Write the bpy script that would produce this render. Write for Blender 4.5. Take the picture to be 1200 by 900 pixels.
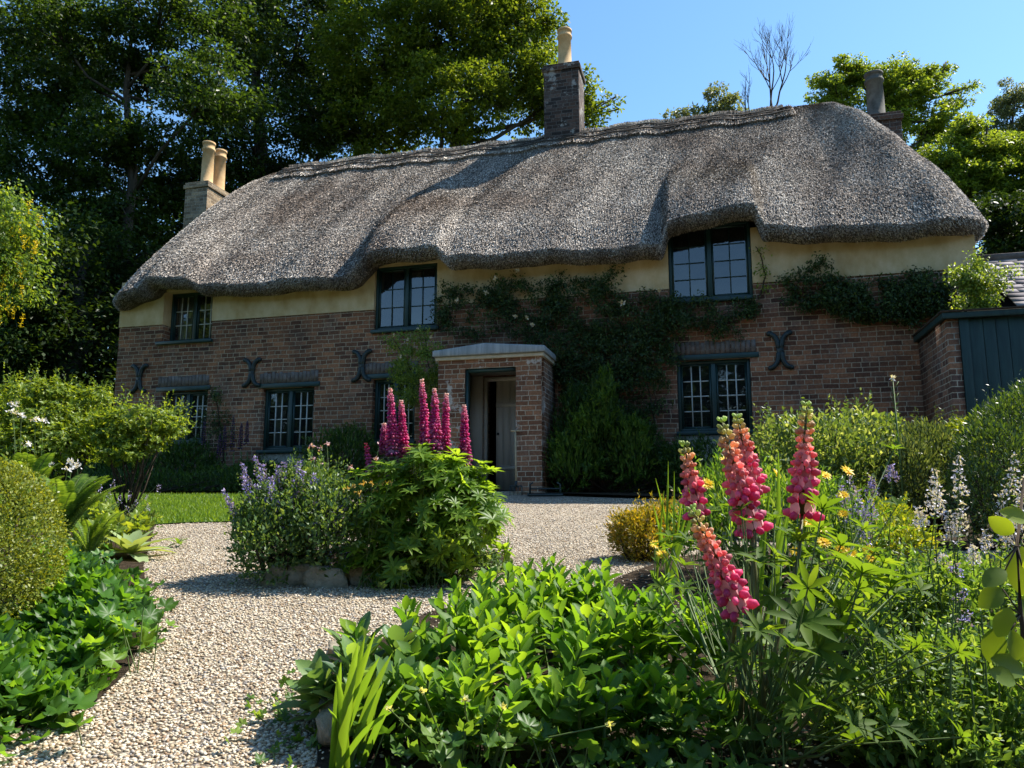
import bpy, math, random
import numpy as np
from mathutils import Vector
rng = np.random.default_rng(7)
random.seed(7)
PI = math.pi
for o in list(bpy.data.objects): bpy.data.objects.remove(o)
scn = bpy.context.scene
COL = scn.collection

# ------------------------------------------------------------------ camera, light, exposure
TILT = math.radians(8.8); CAMZ = 0.9; FOC = 900.0
cd = bpy.data.cameras.new('camera'); cam = bpy.data.objects.new('camera', cd); COL.objects.link(cam)
cd.sensor_width = 36; cd.lens = 27.0; cd.clip_start = 0.05; cd.clip_end = 3000
cam.location = (0, 0, CAMZ); cam.rotation_euler = (PI/2 + TILT, 0, 0)
scn.camera = cam
SUN_EL = math.radians(53); SUN_AZ = math.radians(72)      # azimuth clockwise from +Y
w = bpy.data.worlds.new("World"); scn.world = w; w.use_nodes = True
nt = w.node_tree; bg = nt.nodes['Background']
sky = nt.nodes.new('ShaderNodeTexSky'); sky.sky_type = 'NISHITA'; sky.sun_disc = False
sky.sun_elevation = SUN_EL; sky.sun_rotation = SUN_AZ; sky.air_density = 1.0; sky.dust_density = 0.2; sky.ozone_density = 2.8
nt.links.new(sky.outputs[0], bg.inputs[0]); bg.inputs[1].default_value = 0.122
hs = nt.nodes.new('ShaderNodeHueSaturation'); hs.inputs['Saturation'].default_value = 1.12; hs.inputs['Hue'].default_value = .494; nt.links.new(sky.outputs[0], hs.inputs['Color']); nt.links.new(hs.outputs[0], bg.inputs[0])
sd = bpy.data.lights.new('sun', 'SUN'); sd.energy = 5.0; sd.angle = math.radians(0.5); sd.color = (1, .95, .86)
so = bpy.data.objects.new('sun', sd); COL.objects.link(so)
sv = Vector((math.cos(SUN_EL)*math.sin(SUN_AZ), math.cos(SUN_EL)*math.cos(SUN_AZ), math.sin(SUN_EL)))
so.rotation_euler = sv.to_track_quat('Z', 'Y').to_euler(); so.location = (8, 4, 14)
vs = scn.view_settings; vs.view_transform = 'Standard'; vs.look = 'None'; vs.gamma = 1; vs.exposure = 1.13
vs.use_curve_mapping = False

# ------------------------------------------------------------------ measuring helpers
def ray(px, py):
    return np.array([(px-600)/FOC, math.cos(TILT) - math.sin(TILT)*(450-py)/FOC, math.sin(TILT) + math.cos(TILT)*(450-py)/FOC])
CAMP = np.array([0, 0, CAMZ])
def at(px, py, Y):
    d = ray(px, py); return CAMP + d*(Y/d[1])
def G(y):
    y = np.asarray(y, float)
    return np.where(y < 11.6, .0885*y, 1.027 + .004*(np.minimum(y, 60)-11.6))
def gp(px, py):
    lo, hi = .5, 60.; d = ray(px, py)
    for _ in range(50):
        m = (lo+hi)/2; p = CAMP + d*(m/d[1])
        if p[2] > G(m): lo = m
        else: hi = m
    return np.array([p[0], p[1], float(G(p[1]))])
def onG(x, y): return np.array([x, y, float(G(y))])
TH = math.radians(15); HU = np.array([math.cos(TH), -math.sin(TH), 0]); HW = np.array([-math.sin(TH), -math.cos(TH), 0]); HO = np.array([0, 12.6, 1.08])
def F(px, py, n=0.):                       # photo measurement -> local (along wall, height)
    d = ray(px, py); t = ((HO + HW*n - CAMP) @ HW)/(d @ HW); p = CAMP + d*t - HO
    return float(p @ HU), float(p[2])
def fw(s, n, z):                           # facade coordinates -> world
    return HO + HU*s + HW*n + np.array([0, 0, z])

# ------------------------------------------------------------------ mesh accumulator
def unit(v):
    v = np.asarray(v, float); return v/np.maximum(np.linalg.norm(v, axis=-1, keepdims=True), 1e-9)
class Acc:
    def __init__(s): s.V = []; s.L = []; s.C = []; s.M = []; s.K = []; s.n = 0
    def add(s, v, faces, mat=0, col=None):
        v = np.asarray(v, float).reshape(-1, 3)
        s.V.append(v); s.K.append(np.ones((len(v), 4)) if col is None else np.broadcast_to(np.r_[col, 1.] if len(np.shape(col)) == 1 else col, (len(v), 4)))
        for f in faces: s.L.append(np.asarray(f, np.int64) + s.n)
        s.C.append(np.array([len(f) for f in faces])); s.M.append(np.full(len(faces), mat)); s.n += len(v)
    def scatter(s, tm, P, D, N, S, mat=0, col=None):
        tv, tf = tm; P = np.atleast_2d(P); n = len(P)
        if n == 0: return
        D = unit(np.broadcast_to(D, (n, 3))); N = np.broadcast_to(N, (n, 3))
        X = np.cross(D, N); bad = np.linalg.norm(X, axis=1) < 1e-4; X[bad] = np.cross(D[bad], [.31, .52, .8]); X = unit(X); Z = np.cross(X, D)
        S = np.asarray(S, float)
        if S.ndim == 0: S = np.full((n, 3), float(S))
        elif S.ndim == 1: S = np.repeat(S[:, None], 3, 1)
        t = tv[None]*S[:, None, :]
        v = P[:, None] + t[..., 0:1]*X[:, None] + t[..., 1:2]*D[:, None] + t[..., 2:3]*Z[:, None]
        k = len(tv); s.V.append(v.reshape(-1, 3))
        if col is None: s.K.append(np.ones((n*k, 4)))
        else: s.K.append(np.c_[np.repeat(np.broadcast_to(col, (n, 3)), k, 0), np.ones(n*k)])
        fl = np.concatenate([np.asarray(f) for f in tf]); fc = np.array([len(f) for f in tf])
        s.L.append((fl[None] + (np.arange(n)*k)[:, None] + s.n).ravel()); s.C.append(np.tile(fc, n)); s.M.append(np.full(n*len(tf), mat)); s.n += n*k
    def tube(s, pts, rad, seg=6, mat=0, col=None, cap=True):
        pts = np.asarray(pts, float); m = len(pts); rad = np.broadcast_to(rad, (m,))
        T = unit(np.gradient(pts, axis=0)); ref = np.array([0, 0, 1.]) if abs(T[0, 2]) < .9 else np.array([1., 0, 0])
        X = unit(np.cross(T, ref)); Y = np.cross(T, X); a = np.arange(seg)*2*PI/seg
        v = pts[:, None] + rad[:, None, None]*(np.cos(a)[None, :, None]*X[:, None] + np.sin(a)[None, :, None]*Y[:, None])
        f = [(i*seg+j, i*seg+(j+1) % seg, (i+1)*seg+(j+1) % seg, (i+1)*seg+j) for i in range(m-1) for j in range(seg)]
        if cap: f += [tuple(range(seg))[::-1], tuple((m-1)*seg+j for j in range(seg))]
        s.add(v.reshape(-1, 3), f, mat, col)
    def box(s, x0, x1, y0, y1, z0, z1, mat=0):
        v = [(x, y, z) for z in (z0, z1) for y in (y0, y1) for x in (x0, x1)]
        s.add(v, [(0, 2, 3, 1), (4, 5, 7, 6), (0, 1, 5, 4), (2, 6, 7, 3), (0, 4, 6, 2), (1, 3, 7, 5)], mat)
    def grid(s, V, mat=0, wrap=False, flip=False):
        a, b = V.shape[:2]; f = []
        for i in range(a-1 + (1 if wrap else 0)):
            for j in range(b-1):
                i2 = (i+1) % a; q = (i*b+j, i2*b+j, i2*b+j+1, i*b+j+1); f.append(q[::-1] if flip else q)
        s.add(V.reshape(-1, 3), f, mat)
    def build(s, name, mats, parent=None, smooth=False, local=False, bevel=0):
        if s.n == 0: return None
        V = np.concatenate(s.V)
        if parent is not None and not local:
            r = parent
            while r.parent: r = r.parent
            V = V - np.array(r.location)
        me = bpy.data.meshes.new(name); me.vertices.add(len(V)); me.vertices.foreach_set('co', V.astype(np.float32).ravel())
        L = np.concatenate([np.asarray(l).ravel() for l in s.L]); C = np.concatenate(s.C)
        me.loops.add(len(L)); me.loops.foreach_set('vertex_index', L.astype(np.int32))
        me.polygons.add(len(C)); st = np.r_[0, np.cumsum(C)[:-1]]
        me.polygons.foreach_set('loop_start', st.astype(np.int32)); me.polygons.foreach_set('loop_total', C.astype(np.int32))
        me.polygons.foreach_set('material_index', np.concatenate(s.M).astype(np.int32))
        if smooth: me.polygons.foreach_set('use_smooth', np.ones(len(C), bool))
        me.update(calc_edges=True)
        ca = me.color_attributes.new('col', 'FLOAT_COLOR', 'POINT'); ca.data.foreach_set('color', np.concatenate(s.K).astype(np.float32).ravel())
        for m in (mats if isinstance(mats, (list, tuple)) else [mats]): me.materials.append(m)
        o = bpy.data.objects.new(name, me); COL.objects.link(o)
        if parent is not None: o.parent = parent
        if bevel:
            b = o.modifiers.new('bevel', 'BEVEL'); b.width = bevel; b.segments = 2; b.limit_method = 'ANGLE'
        return o
def thing(name, label, cat, loc, rz=0, group=None):
    o = bpy.data.objects.new(name, None); COL.objects.link(o); o.location = tuple(float(c) for c in loc); o.rotation_euler = (0, 0, rz)
    o['label'] = label; o['category'] = cat; o.empty_display_size = .2
    if group: o['group'] = group
    return o
def struct(o, kind='structure'): o['kind'] = kind; return o

# ------------------------------------------------------------------ materials
def newmat(name):
    m = bpy.data.materials.new(name); m.use_nodes = True; n = m.node_tree; return m, n, n.nodes['Principled BSDF'], n.nodes['Material Output']
def ramp(n, stops, fac=None):
    r = n.nodes.new('ShaderNodeValToRGB'); e = r.color_ramp.elements
    e[0].position, e[0].color = stops[0][0], (*stops[0][1], 1); e[1].position, e[1].color = stops[-1][0], (*stops[-1][1], 1)
    for p, c in stops[1:-1]:
        x = e.new(p); x.color = (*c, 1)
    if fac is not None: n.links.new(fac, r.inputs[0])
    return r.outputs[0]
def noise(n, scale, detail=4, rough=.6, vec=None, dist=0):
    t = n.nodes.new('ShaderNodeTexNoise'); t.inputs['Scale'].default_value = scale; t.inputs['Detail'].default_value = detail
    t.inputs['Roughness'].default_value = rough; t.inputs['Distortion'].default_value = dist
    if vec is not None: n.links.new(vec, t.inputs['Vector'])
    return t.outputs['Fac']
def objco(n, scale=None):
    c = n.nodes.new('ShaderNodeTexCoord').outputs['Object']
    if scale:
        mp = n.nodes.new('ShaderNodeMapping'); mp.inputs['Scale'].default_value = scale; n.links.new(c, mp.inputs['Vector']); c = mp.outputs[0]
    return c
def mix(n, a, b, f, mode='MIX'):
    x = n.nodes.new('ShaderNodeMix'); x.data_type = 'RGBA'; x.blend_type = mode
    for v, i in ((f, 0), (a, 6), (b, 7)):
        if hasattr(v, 'links'): n.links.new(v, x.inputs[i])
        else: x.inputs[i].default_value = v if i == 0 else (*v, 1)
    return x.outputs[2]
def bump(n, h, b, st=.5, d=.02):
    x = n.nodes.new('ShaderNodeBump'); x.inputs['Strength'].default_value = st; x.inputs['Distance'].default_value = d
    n.links.new(h, x.inputs['Height']); n.links.new(x.outputs[0], b.inputs['Normal'])
def isl(n): return n.nodes.new('ShaderNodeNewGeometry').outputs['Random Per Island']
def leaf(name, c1, c2, c3=None, trans=.45, rough=.42, gloss=.28, tcol=2.3, attr=False):
    m, n, b, o = newmat(name)
    r = isl(n)
    if attr:
        a = n.nodes.new('ShaderNodeAttribute'); a.attribute_name = 'col'
        v = n.nodes.new('ShaderNodeMapRange'); v.inputs[3].default_value = .72; v.inputs[4].default_value = 1.25; n.links.new(r, v.inputs[0])
        c = mix(n, a.outputs['Color'], (1, 1, 1), 1.0, 'MULTIPLY')
        x = n.nodes.new('ShaderNodeVectorMath'); x.operation = 'SCALE'; n.links.new(a.outputs['Color'], x.inputs[0]); n.links.new(v.outputs[0], x.inputs[3]); c = x.outputs[0]
    else:
        st = [(0., c1), (1., c2)] if c3 is None else [(0., c1), (.7, c2), (1., c3)]
        c = ramp(n, st, r)
        c = mix(n, c, (.55, .6, .5), noise(n, 1.1, 2, vec=objco(n)), 'MULTIPLY') if False else c
    n.links.new(c, b.inputs['Base Color']); b.inputs['Roughness'].default_value = rough; b.inputs['Specular IOR Level'].default_value = gloss
    if trans > 0:
        t = n.nodes.new('ShaderNodeBsdfTranslucent'); s = n.nodes.new('ShaderNodeVectorMath'); s.operation = 'MULTIPLY'
        s.inputs[1].default_value = (tcol*1.2, tcol*1.0, tcol*.30) if not attr else (tcol, tcol, tcol)
        n.links.new(c, s.inputs[0]); n.links.new(s.outputs[0], t.inputs[0])
        mx = n.nodes.new('ShaderNodeMixShader'); mx.inputs[0].default_value = trans
        n.links.new(b.outputs[0], mx.inputs[1]); n.links.new(t.outputs[0], mx.inputs[2]); n.links.new(mx.outputs[0], o.inputs[0])
    return m
def plain(name, c1, c2=None, sc=8, rough=.7, bst=.3, bd=.01, spec=.3, stretch=None, metal=0):
    m, n, b, o = newmat(name); v = objco(n, stretch); f = noise(n, sc, 6, .65, v)
    n.links.new(ramp(n, [(.3, c1), (.7, c2 or tuple(x*1.4 for x in c1))], f), b.inputs['Base Color'])
    b.inputs['Roughness'].default_value = rough; b.inputs['Specular IOR Level'].default_value = spec; b.inputs['Metallic'].default_value = metal
    if bst: bump(n, noise(n, sc*3, 6, .7, v), b, bst, bd)
    return m
M = {}
def brick_mat(name, c1, c2, mortar, grey=.5, bw=.225, rh=.076, white=0.):
    m, n, b, o = newmat(name); c = objco(n); sep = n.nodes.new('ShaderNodeSeparateXYZ'); n.links.new(c, sep.inputs[0])
    ad = n.nodes.new('ShaderNodeMath'); n.links.new(sep.outputs[0], ad.inputs[0]); n.links.new(sep.outputs[1], ad.inputs[1])
    cb = n.nodes.new('ShaderNodeCombineXYZ'); n.links.new(ad.outputs[0], cb.inputs[0]); n.links.new(sep.outputs[2], cb.inputs[1])
    nz = n.nodes.new('ShaderNodeTexNoise'); nz.inputs['Scale'].default_value = 2.2; nz.inputs['Detail'].default_value = 5; n.links.new(c, nz.inputs['Vector'])
    vm = n.nodes.new('ShaderNodeVectorMath'); vm.operation = 'MULTIPLY_ADD'; vm.inputs[1].default_value = (.05, .035, 0); n.links.new(nz.outputs['Color'], vm.inputs[0]); n.links.new(cb.outputs[0], vm.inputs[2])
    def bt(off, ca, cb_, mo, ms):
        t = n.nodes.new('ShaderNodeTexBrick'); t.inputs['Scale'].default_value = 1; t.inputs['Brick Width'].default_value = bw; t.inputs['Row Height'].default_value = rh
        t.inputs['Mortar Size'].default_value = ms; t.inputs['Mortar Smooth'].default_value = .3; t.inputs['Bias'].default_value = off; t.offset = .5; t.squash = .55; t.squash_frequency = 3
        t.inputs['Color1'].default_value = (*ca, 1); t.inputs['Color2'].default_value = (*cb_, 1); t.inputs['Mortar'].default_value = (*mo, 1); n.links.new(vm.outputs[0], t.inputs['Vector']); return t
    t = bt(0, c1, c2, mortar, .0072)
    k = noise(n, 1.3, 5, .7, c); kk = ramp(n, [(.46, (0, 0, 0)), (.62, (1, 1, 1))], k)
    t2 = bt(-.25, (.03, .03, .033), (.16, .16, .165), mortar, .0072)
    f = n.nodes.new('ShaderNodeMath'); f.operation = 'MULTIPLY'; f.inputs[1].default_value = grey; n.links.new(kk, f.inputs[0])
    cc = mix(n, t.outputs['Color'], t2.outputs['Color'], f.outputs[0])
    hi = noise(n, 28, 5, .75, c)
    cc = mix(n, cc, ramp(n, [(.3, (.35, .33, .3)), (.65, (1.25, 1.2, 1.15))], hi), .75, 'MULTIPLY')
    cc = mix(n, cc, ramp(n, [(.3, (.6, .58, .57)), (.7, (1.25, 1.22, 1.15))], noise(n, .55, 4, .65, c)), .8, 'MULTIPLY')
    li = ramp(n, [(.66, (0, 0, 0)), (.72, (1, 1, 1))], noise(n, 5, 6, .75, objco(n)))
    cc = mix(n, cc, (.4, .39, .35), li)
    if white: cc = mix(n, cc, (.6, .58, .52), ramp(n, [(.57, (0, 0, 0)), (.62, (white,)*3)], noise(n, 3.3, 5, .7, c)))
    n.links.new(cc, b.inputs['Base Color']); b.inputs['Roughness'].default_value = .9; b.inputs['Specular IOR Level'].default_value = .2
    h = mix(n, (1, 1, 1), (0, 0, 0), t.outputs['Fac']); h = mix(n, h, hi, .45)
    bump(n, h, b, .9, .012)
    return m
M['brick'] = brick_mat('red_brick', (.14, .066, .043), (.40, .185, .10), (.42, .35, .26), .6)
M['brick_porch'] = brick_mat('porch_brick', (.16, .075, .045), (.34, .17, .095), (.46, .40, .31), .35, white=.55)
M['brick_dark'] = brick_mat('dark_brick', (.025, .02, .018), (.10, .06, .045), (.10, .095, .09), .4, white=.35)  # very dark brick tones with scattered pale patches
M['brick_stack'] = brick_mat('buff_brick', (.13, .095, .06), (.32, .24, .15), (.27, .235, .18), .4)
M['plaster'] = plain('ochre_plaster', (.42, .285, .12), (.64, .51, .32), 2.6, .95, .6, .014, .1, (1, 1, .6))
M['green'] = plain('dark_green_paint', (.006, .026, .023), (.012, .042, .037), 5, .42, .15, .004, .5)
M['greenwood'] = plain('dark_green_boards', (.006, .022, .021), (.018, .05, .045), 3, .55, .6, .006, .4, (6, 6, .6))
M['whitebar'] = plain('pale_glazing_bar', (.42, .42, .38), (.6, .6, .55), 20, .6, 0)
M['lead'] = plain('weathered_lead', (.16, .18, .19), (.34, .36, .36), 3, .6, .4, .01, .4, (5, 5, .5))
M['stone'] = plain('limestone', (.17, .14, .09), (.42, .38, .29), 9, .95, .8, .03, .15)
M['band'] = plain('stone_band', (.38, .33, .24), (.52, .47, .36), 12, .9, .3, .01, .2)
M['pot'] = plain('clay_chimney_pot', (.36, .22, .095), (.56, .38, .20), 4, .85, .3, .01, .2)
M['potgrey'] = plain('grey_chimney_pot', (.055, .05, .042), (.15, .14, .12), 6, .9, .3, .01, .2)
M['cream'] = plain('cream_boards', (.46, .43, .36), (.56, .53, .45), 3, .5, .1, .003, .4, (8, 8, .5))
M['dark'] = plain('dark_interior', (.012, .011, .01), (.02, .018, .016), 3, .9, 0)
M['soil'] = plain('garden_soil', (.022, .015, .009), (.085, .06, .038), 16, .95, 1.0, .04, .1)
M['bark'] = plain('grey_bark', (.022, .02, .015), (.07, .062, .048), 14, .9, .8, .03, .2, (1, 1, .3))
M['twig'] = plain('dark_twig', (.03, .022, .014), (.07, .05, .035), 14, .9, .3, .01, .2)
M['iron'] = plain('painted_iron', (.006, .014, .014), (.014, .03, .03), 14, .5, .3, .005, .5)
M['wood'] = plain('ash_handle', (.30, .22, .12), (.42, .33, .2), 20, .6, .2, .003, .3)
M['slate'] = None
def slate_mat():
    m, n, b, o = newmat('stone_slates'); c = n.nodes.new('ShaderNodeTexCoord').outputs['Object']
    n.links.new(ramp(n, [(0, (.09, .08, .085)), (.5, (.18, .16, .165)), (1, (.29, .265, .26))], isl(n)), b.inputs['Base Color'])
    b.inputs['Roughness'].default_value = .9; b.inputs['Specular IOR Level'].default_value = .12; bump(n, noise(n, 20, 6, .7, c), b, .4, .008); return m
M['slate'] = slate_mat()
def glass_mat():
    m, n, b, o = newmat('window_glass')
    b.inputs['Base Color'].default_value = (.012, .014, .016, 1); b.inputs['Roughness'].default_value = .03; b.inputs['Specular IOR Level'].default_value = 1.0
    b.inputs['IOR'].default_value = 1.75
    bump(n, noise(n, 3, 2, .5, n.nodes.new('ShaderNodeTexCoord').outputs['Object']), b, .25, .01)
    t = n.nodes.new('ShaderNodeBsdfTransparent'); t.inputs[0].default_value = (.75, .8, .8, 1)
    mx = n.nodes.new('ShaderNodeMixShader'); mx.inputs[0].default_value = .35; n.links.new(b.outputs[0], mx.inputs[1]); n.links.new(t.outputs[0], mx.inputs[2]); n.links.new(mx.outputs[0], o.inputs[0])
    return m
M['glass'] = glass_mat()
def gravel_mat():
    m, n, b, o = newmat('gravel_sheet'); c = objco(n)
    def vor(s, out='Color'):
        v = n.nodes.new('ShaderNodeTexVoronoi'); v.inputs['Scale'].default_value = s; v.inputs['Randomness'].default_value = 1; n.links.new(c, v.inputs['Vector']); return v
    v = vor(62); sp = n.nodes.new('ShaderNodeSeparateColor'); n.links.new(v.outputs['Color'], sp.inputs[0])
    cc = ramp(n, [(0, (.16, .12, .085)), (.25, (.36, .28, .18)), (.55, (.52, .44, .33)), (.85, (.62, .56, .46)), (1, (.26, .22, .2))], sp.outputs[0])
    dk = ramp(n, [(.25, (1, 1, 1)), (.75, (.22, .19, .16))], v.outputs['Distance']); mlt = mix(n, cc, dk, .9, 'MULTIPLY')
    mlt = mix(n, mlt, ramp(n, [(.35, (.7, .68, .65)), (.65, (1.1, 1.08, 1.05))], noise(n, 1.6, 4, .6, c)), .7, 'MULTIPLY')
    n.links.new(mlt, b.inputs['Base Color']); b.inputs['Roughness'].default_value = .85
    inv = n.nodes.new('ShaderNodeMath'); inv.operation = 'SUBTRACT'; inv.inputs[0].default_value = 1; n.links.new(v.outputs['Distance'], inv.inputs[1])
    bump(n, inv.outputs[0], b, 1.0, .012); return m
M['gravel'] = gravel_mat()
def pebble_mat():
    m, n, b, o = newmat('pebbles')
    n.links.new(ramp(n, [(0, (.14, .10, .065)), (.1, (.27, .17, .09)), (.3, (.36, .28, .175)), (.6, (.50, .42, .30)), (.85, (.62, .54, .41)), (.93, (.36, .32, .27)), (1, (.16, .15, .15))], isl(n)), b.inputs['Base Color'])
    b.inputs['Roughness'].default_value = .7; return m
M['pebble'] = pebble_mat()
def thatch_mat(name, k=1., straw=False):
    m, n, b, o = newmat(name); c = objco(n)
    if straw:
        f = isl(n); cc = ramp(n, [(0, (.05*k, .042*k, .035*k)), (.3, (.16*k, .138*k, .118*k)), (.6, (.30*k, .265*k, .228*k)), (.86, (.46*k, .415*k, .36*k)), (1, (.60*k, .55*k, .48*k))], f)
    else:
        f = noise(n, 60, 4, .7, objco(n, (1, .35, .35))); cc = ramp(n, [(.35, (.03*k, .024*k, .019*k)), (.65, (.20*k, .17*k, .14*k))], f)
    big = noise(n, .5, 5, .65, c)
    cc = mix(n, cc, ramp(n, [(.36, (.66, .57, .52)), (.6, (1.12, 1.12, 1.12))], big), .9, 'MULTIPLY')
    cc = mix(n, cc, ramp(n, [(.35, (.70, .68, .66)), (.62, (1.12, 1.11, 1.08))], noise(n, 3.2, 5, .7, objco(n, (1, .16, .16)))), .85, 'MULTIPLY')
    n.links.new(cc, b.inputs['Base Color']); b.inputs['Roughness'].default_value = .85; b.inputs['Specular IOR Level'].default_value = .2
    if not straw: bump(n, f, b, .8, .04)
    return m
M['thatch'] = thatch_mat('thatch'); M['straw'] = thatch_mat('thatch_straw', 1.5, True); M['ridgestraw'] = thatch_mat('ridge_straw', 2.1, True); M['ridgebase'] = thatch_mat('ridge_thatch', 1.7)
M['ligger'] = plain('hazel_ligger', (.03, .025, .02), (.06, .05, .04), 20, .8, 0)

# ------------------------------------------------------------------ leaf templates (length along +Y, facing +Z)
def T_rhomb(wd=.5): return np.array([(0, 0, 0), (wd/2, .45, .05), (0, 1, -.04), (-wd/2, .45, .05)]), [(0, 1, 2, 3)]
def T_leaf(wd=.45, cup=.12, droop=.1, ys=(0, .25, .55, .82, 1), ws=(.12, .8, 1, .55, 0)):
    v = []; f = []
    for i, (y, q) in enumerate(zip(ys, ws)):
        z = -droop*y*y*1.2 + .0
        v += [(-wd/2*q, y, z+cup*q), (0, y, z), (wd/2*q, y, z+cup*q)]
        if i:
            a = (i-1)*3; b = i*3; f += [(a, a+1, b+1, b), (a+1, a+2, b+2, b+1)]
    return np.array(v), f
def T_serrate(wd=.5):
    ys = np.array([0, .12, .3, .42, .48, .58, .63, .74, .79, .9, 1.0]); ws = np.array([.18, .3, .7, .92, .84, 1.0, .86, .85, .65, .42, .06])
    return T_leaf(wd, .09, .14, ys, ws)
def T_disc(lobes=5, teeth=True):
    v = [(0, .15, 0)]; m = 30
    for i in range(m+1):
        a = -2.6 + 5.2*i/m; r = .5*(1 + .17*math.cos(a*lobes*1.15)) * (1 + (.06 if i % 2 else -.06)); r *= 1.1-.1*abs(a)
        v.append((r*math.sin(a), .15+r*math.cos(a)*1.0, .10*r*r*4 + .05*math.cos(a*lobes*1.15)))
    return np.array(v), [(0, i+1, i+2)[::-1] for i in range(m)]
def T_ico(sx=1, sy=1, sz=1, sub=0, y0=0):
    import bmesh
    bm = bmesh.new(); bmesh.ops.create_icosphere(bm, subdivisions=sub+1, radius=1)
    v = np.array([x.co[:] for x in bm.verts])*(sx, sy, sz) + (0, y0, 0); f = [[q.index for q in x.verts] for x in bm.faces]; bm.free(); return v, f
RH = T_rhomb(.55); RHN = T_rhomb(.3); LF = T_leaf(); LFN = T_leaf(.24, .04, .16); LFW = T_leaf(.62, .1, .12); SER = T_serrate(.5); DISC = T_disc(); LEAF3 = T_leaf(.5, .1, .1, (0, .45, 1), (.1, 1, 0))
BLADE = (np.array([(-.02, 0, 0), (.02, 0, 0), (.014, .5, .04), (-.014, .5, .04), (0, 1, .16)]), [(0, 1, 2, 3), (3, 2, 4)])
ICO = T_ico(sub=0); ICO1 = T_ico(sub=1)
def rdir(n, up=0., flat=1.):
    v = rng.normal(size=(n, 3)); v[:, 2] *= flat; v = unit(v); v[:, 2] += up; return unit(v)
def palmate(acc, P, D, size, nl=9, spread=2.1, tmpl=LFN, lift=.35, mat=0):
    """lupin leaves: leaflets radiating round the end of a stalk; D = facing direction"""
    P = np.atleast_2d(P); D = unit(np.atleast_2d(D)); n = len(P); size = np.broadcast_to(size, (n,))
    X = unit(np.cross(D, rdir(n))); Y = np.cross(D, X)
    for k in range(nl):
        a = 2*PI*k/nl*(.93); d = np.cos(a)*X + np.sin(a)*Y
        j = rng.uniform(.8, 1.1, n); acc.scatter(tmpl, P, d + D*(lift + rng.uniform(-.15, .15, (n, 1))), D, size*j, mat)

# ------------------------------------------------------------------ GROUND
def sheet(name, poly, dz, mat, smooth=False, step=None):
    acc = Acc(); v = [(x, y, float(G(y))+dz) for x, y in poly]; acc.add(v, [tuple(range(len(v)))]); return struct(acc.build(name, mat))
def in_poly(x, y, poly):
    x = np.asarray(x); y = np.asarray(y); r = np.zeros(x.shape, bool); n = len(poly)
    for i in range(n):
        x1, y1 = poly[i]; x2, y2 = poly[(i+1) % n]
        c = ((y1 > y) != (y2 > y)) & (x < (x2-x1)*(y-y1)/(y2-y1+1e-12)+x1); r ^= c
    return r
def terrain(name, xs, ys, dz, mat, hump=0):
    acc = Acc(); V = np.array([[(x, y, float(G(y))+dz) for y in ys] for x in xs]); acc.grid(V, flip=False); return struct(acc.build(name, mat))
M['farground'] = plain('rough_grass', (.02, .035, .008), (.05, .07, .02), 3, .95, .6, .05, .1)
terrain('ground', np.r_[-600, -60, -20, -10, 0, 10, 20, 60, 600], np.r_[-200, -20, 0, 11.6, 20, 60, 200, 1500], 0, M['farground'])
def pxpoly(pts): return [tuple(gp(*p)[:2]) for p in pts]
gx = np.linspace(-9, 9, 3)
terrain('gravel_path', np.r_[-7.5, 0, 8.5], np.r_[-1, 5, 11.45, 11.6], .004, M['gravel'])
LEFTBED = pxpoly([(186, 606), (180, 622), (176, 640), (168, 665), (172, 700), (168, 745), (150, 790), (108, 830), (50, 850), (0, 868)]) + [(-2.4, 1.2), (-9, 1.2), (-9, 8.3)]
sheet('flower_bed', LEFTBED, .012, M['soil'])
MIDC = gp(438, 668)
def ell(cx, cy, rx, ry, n=28, wob=.08): return [(cx+rx*math.cos(a)*(1+wob*math.sin(3*a+1)), cy+ry*math.sin(a)*(1+wob*math.cos(2*a))) for a in np.arange(n)*2*PI/n]
MIDC = np.array([MIDC[0], MIDC[1]+.35, 0])
sheet('flower_bed', ell(MIDC[0], MIDC[1], .85, .55), .02, M['soil'])
FRONTBED = pxpoly([(372, 895), (370, 850), (385, 790), (430, 762), (500, 720), (600, 700), (700, 690), (740, 672), (790, 655)]) + [tuple(gp(900, 640)[:2]), tuple(gp(1060, 650)[:2]), tuple(gp(1200, 660)[:2])] + [(4.5, 5), (4.5, .6), (-.35, .6)]
sheet('flower_bed', FRONTBED, .012, M['soil'])
sheet('flower_bed', [(1.9, 6.6), (3.2, 6.0), (6.5, 6.2), (9, 7.5), (9, 10.5), (5, 10.9), (2.2, 10.2)], .014, M['soil'])
sheet('flower_bed', [tuple(fw(s, n, 0)[:2]) for s, n in [(-8.6, 0), (-8.6, 1.6), (-5, 1.9), (-2, 1.6), (-.6, 1.2), (-.6, .02)]], .05, M['soil'])
sheet('flower_bed', [tuple(fw(s, n, 0)[:2]) for s, n in [(.8, 0), (.8, 1.15), (2.4, 1.4), (6, 1.5), (6.3, .02)]], .05, M['soil'])
lawnpoly = pxpoly([(292, 601), (292, 612), (215, 614), (150, 618), (-150, 640)]) + [(-12, 11.6), (-3.2, 11.2)] + pxpoly([(300, 590)])
M['lawn'] = plain('lawn_base', (.03, .06, .006), (.06, .11, .015), 30, .9, .5, .02, .1)
sheet('lawn', lawnpoly, .016, M['lawn'])
GRASSM = leaf('grass_blade', (.06, .12, .012), (.16, .26, .03), trans=.4, gloss=.3)
acc = Acc(); n = 42000; x = rng.uniform(-7, -2.6, n); y = rng.uniform(7.3, 11.5, n); k = in_poly(x, y, lawnpoly); x, y = x[k], y[k]
P = np.c_[x, y, G(y)+.015]; acc.scatter(BLADE, P, rdir(len(P), 1.6), rdir(len(P)), np.c_[np.full(len(P), .22), rng.uniform(.03, .06, len(P)), np.full(len(P), .04)])
struct(acc.build('grass', GRASSM), 'stuff')
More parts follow.
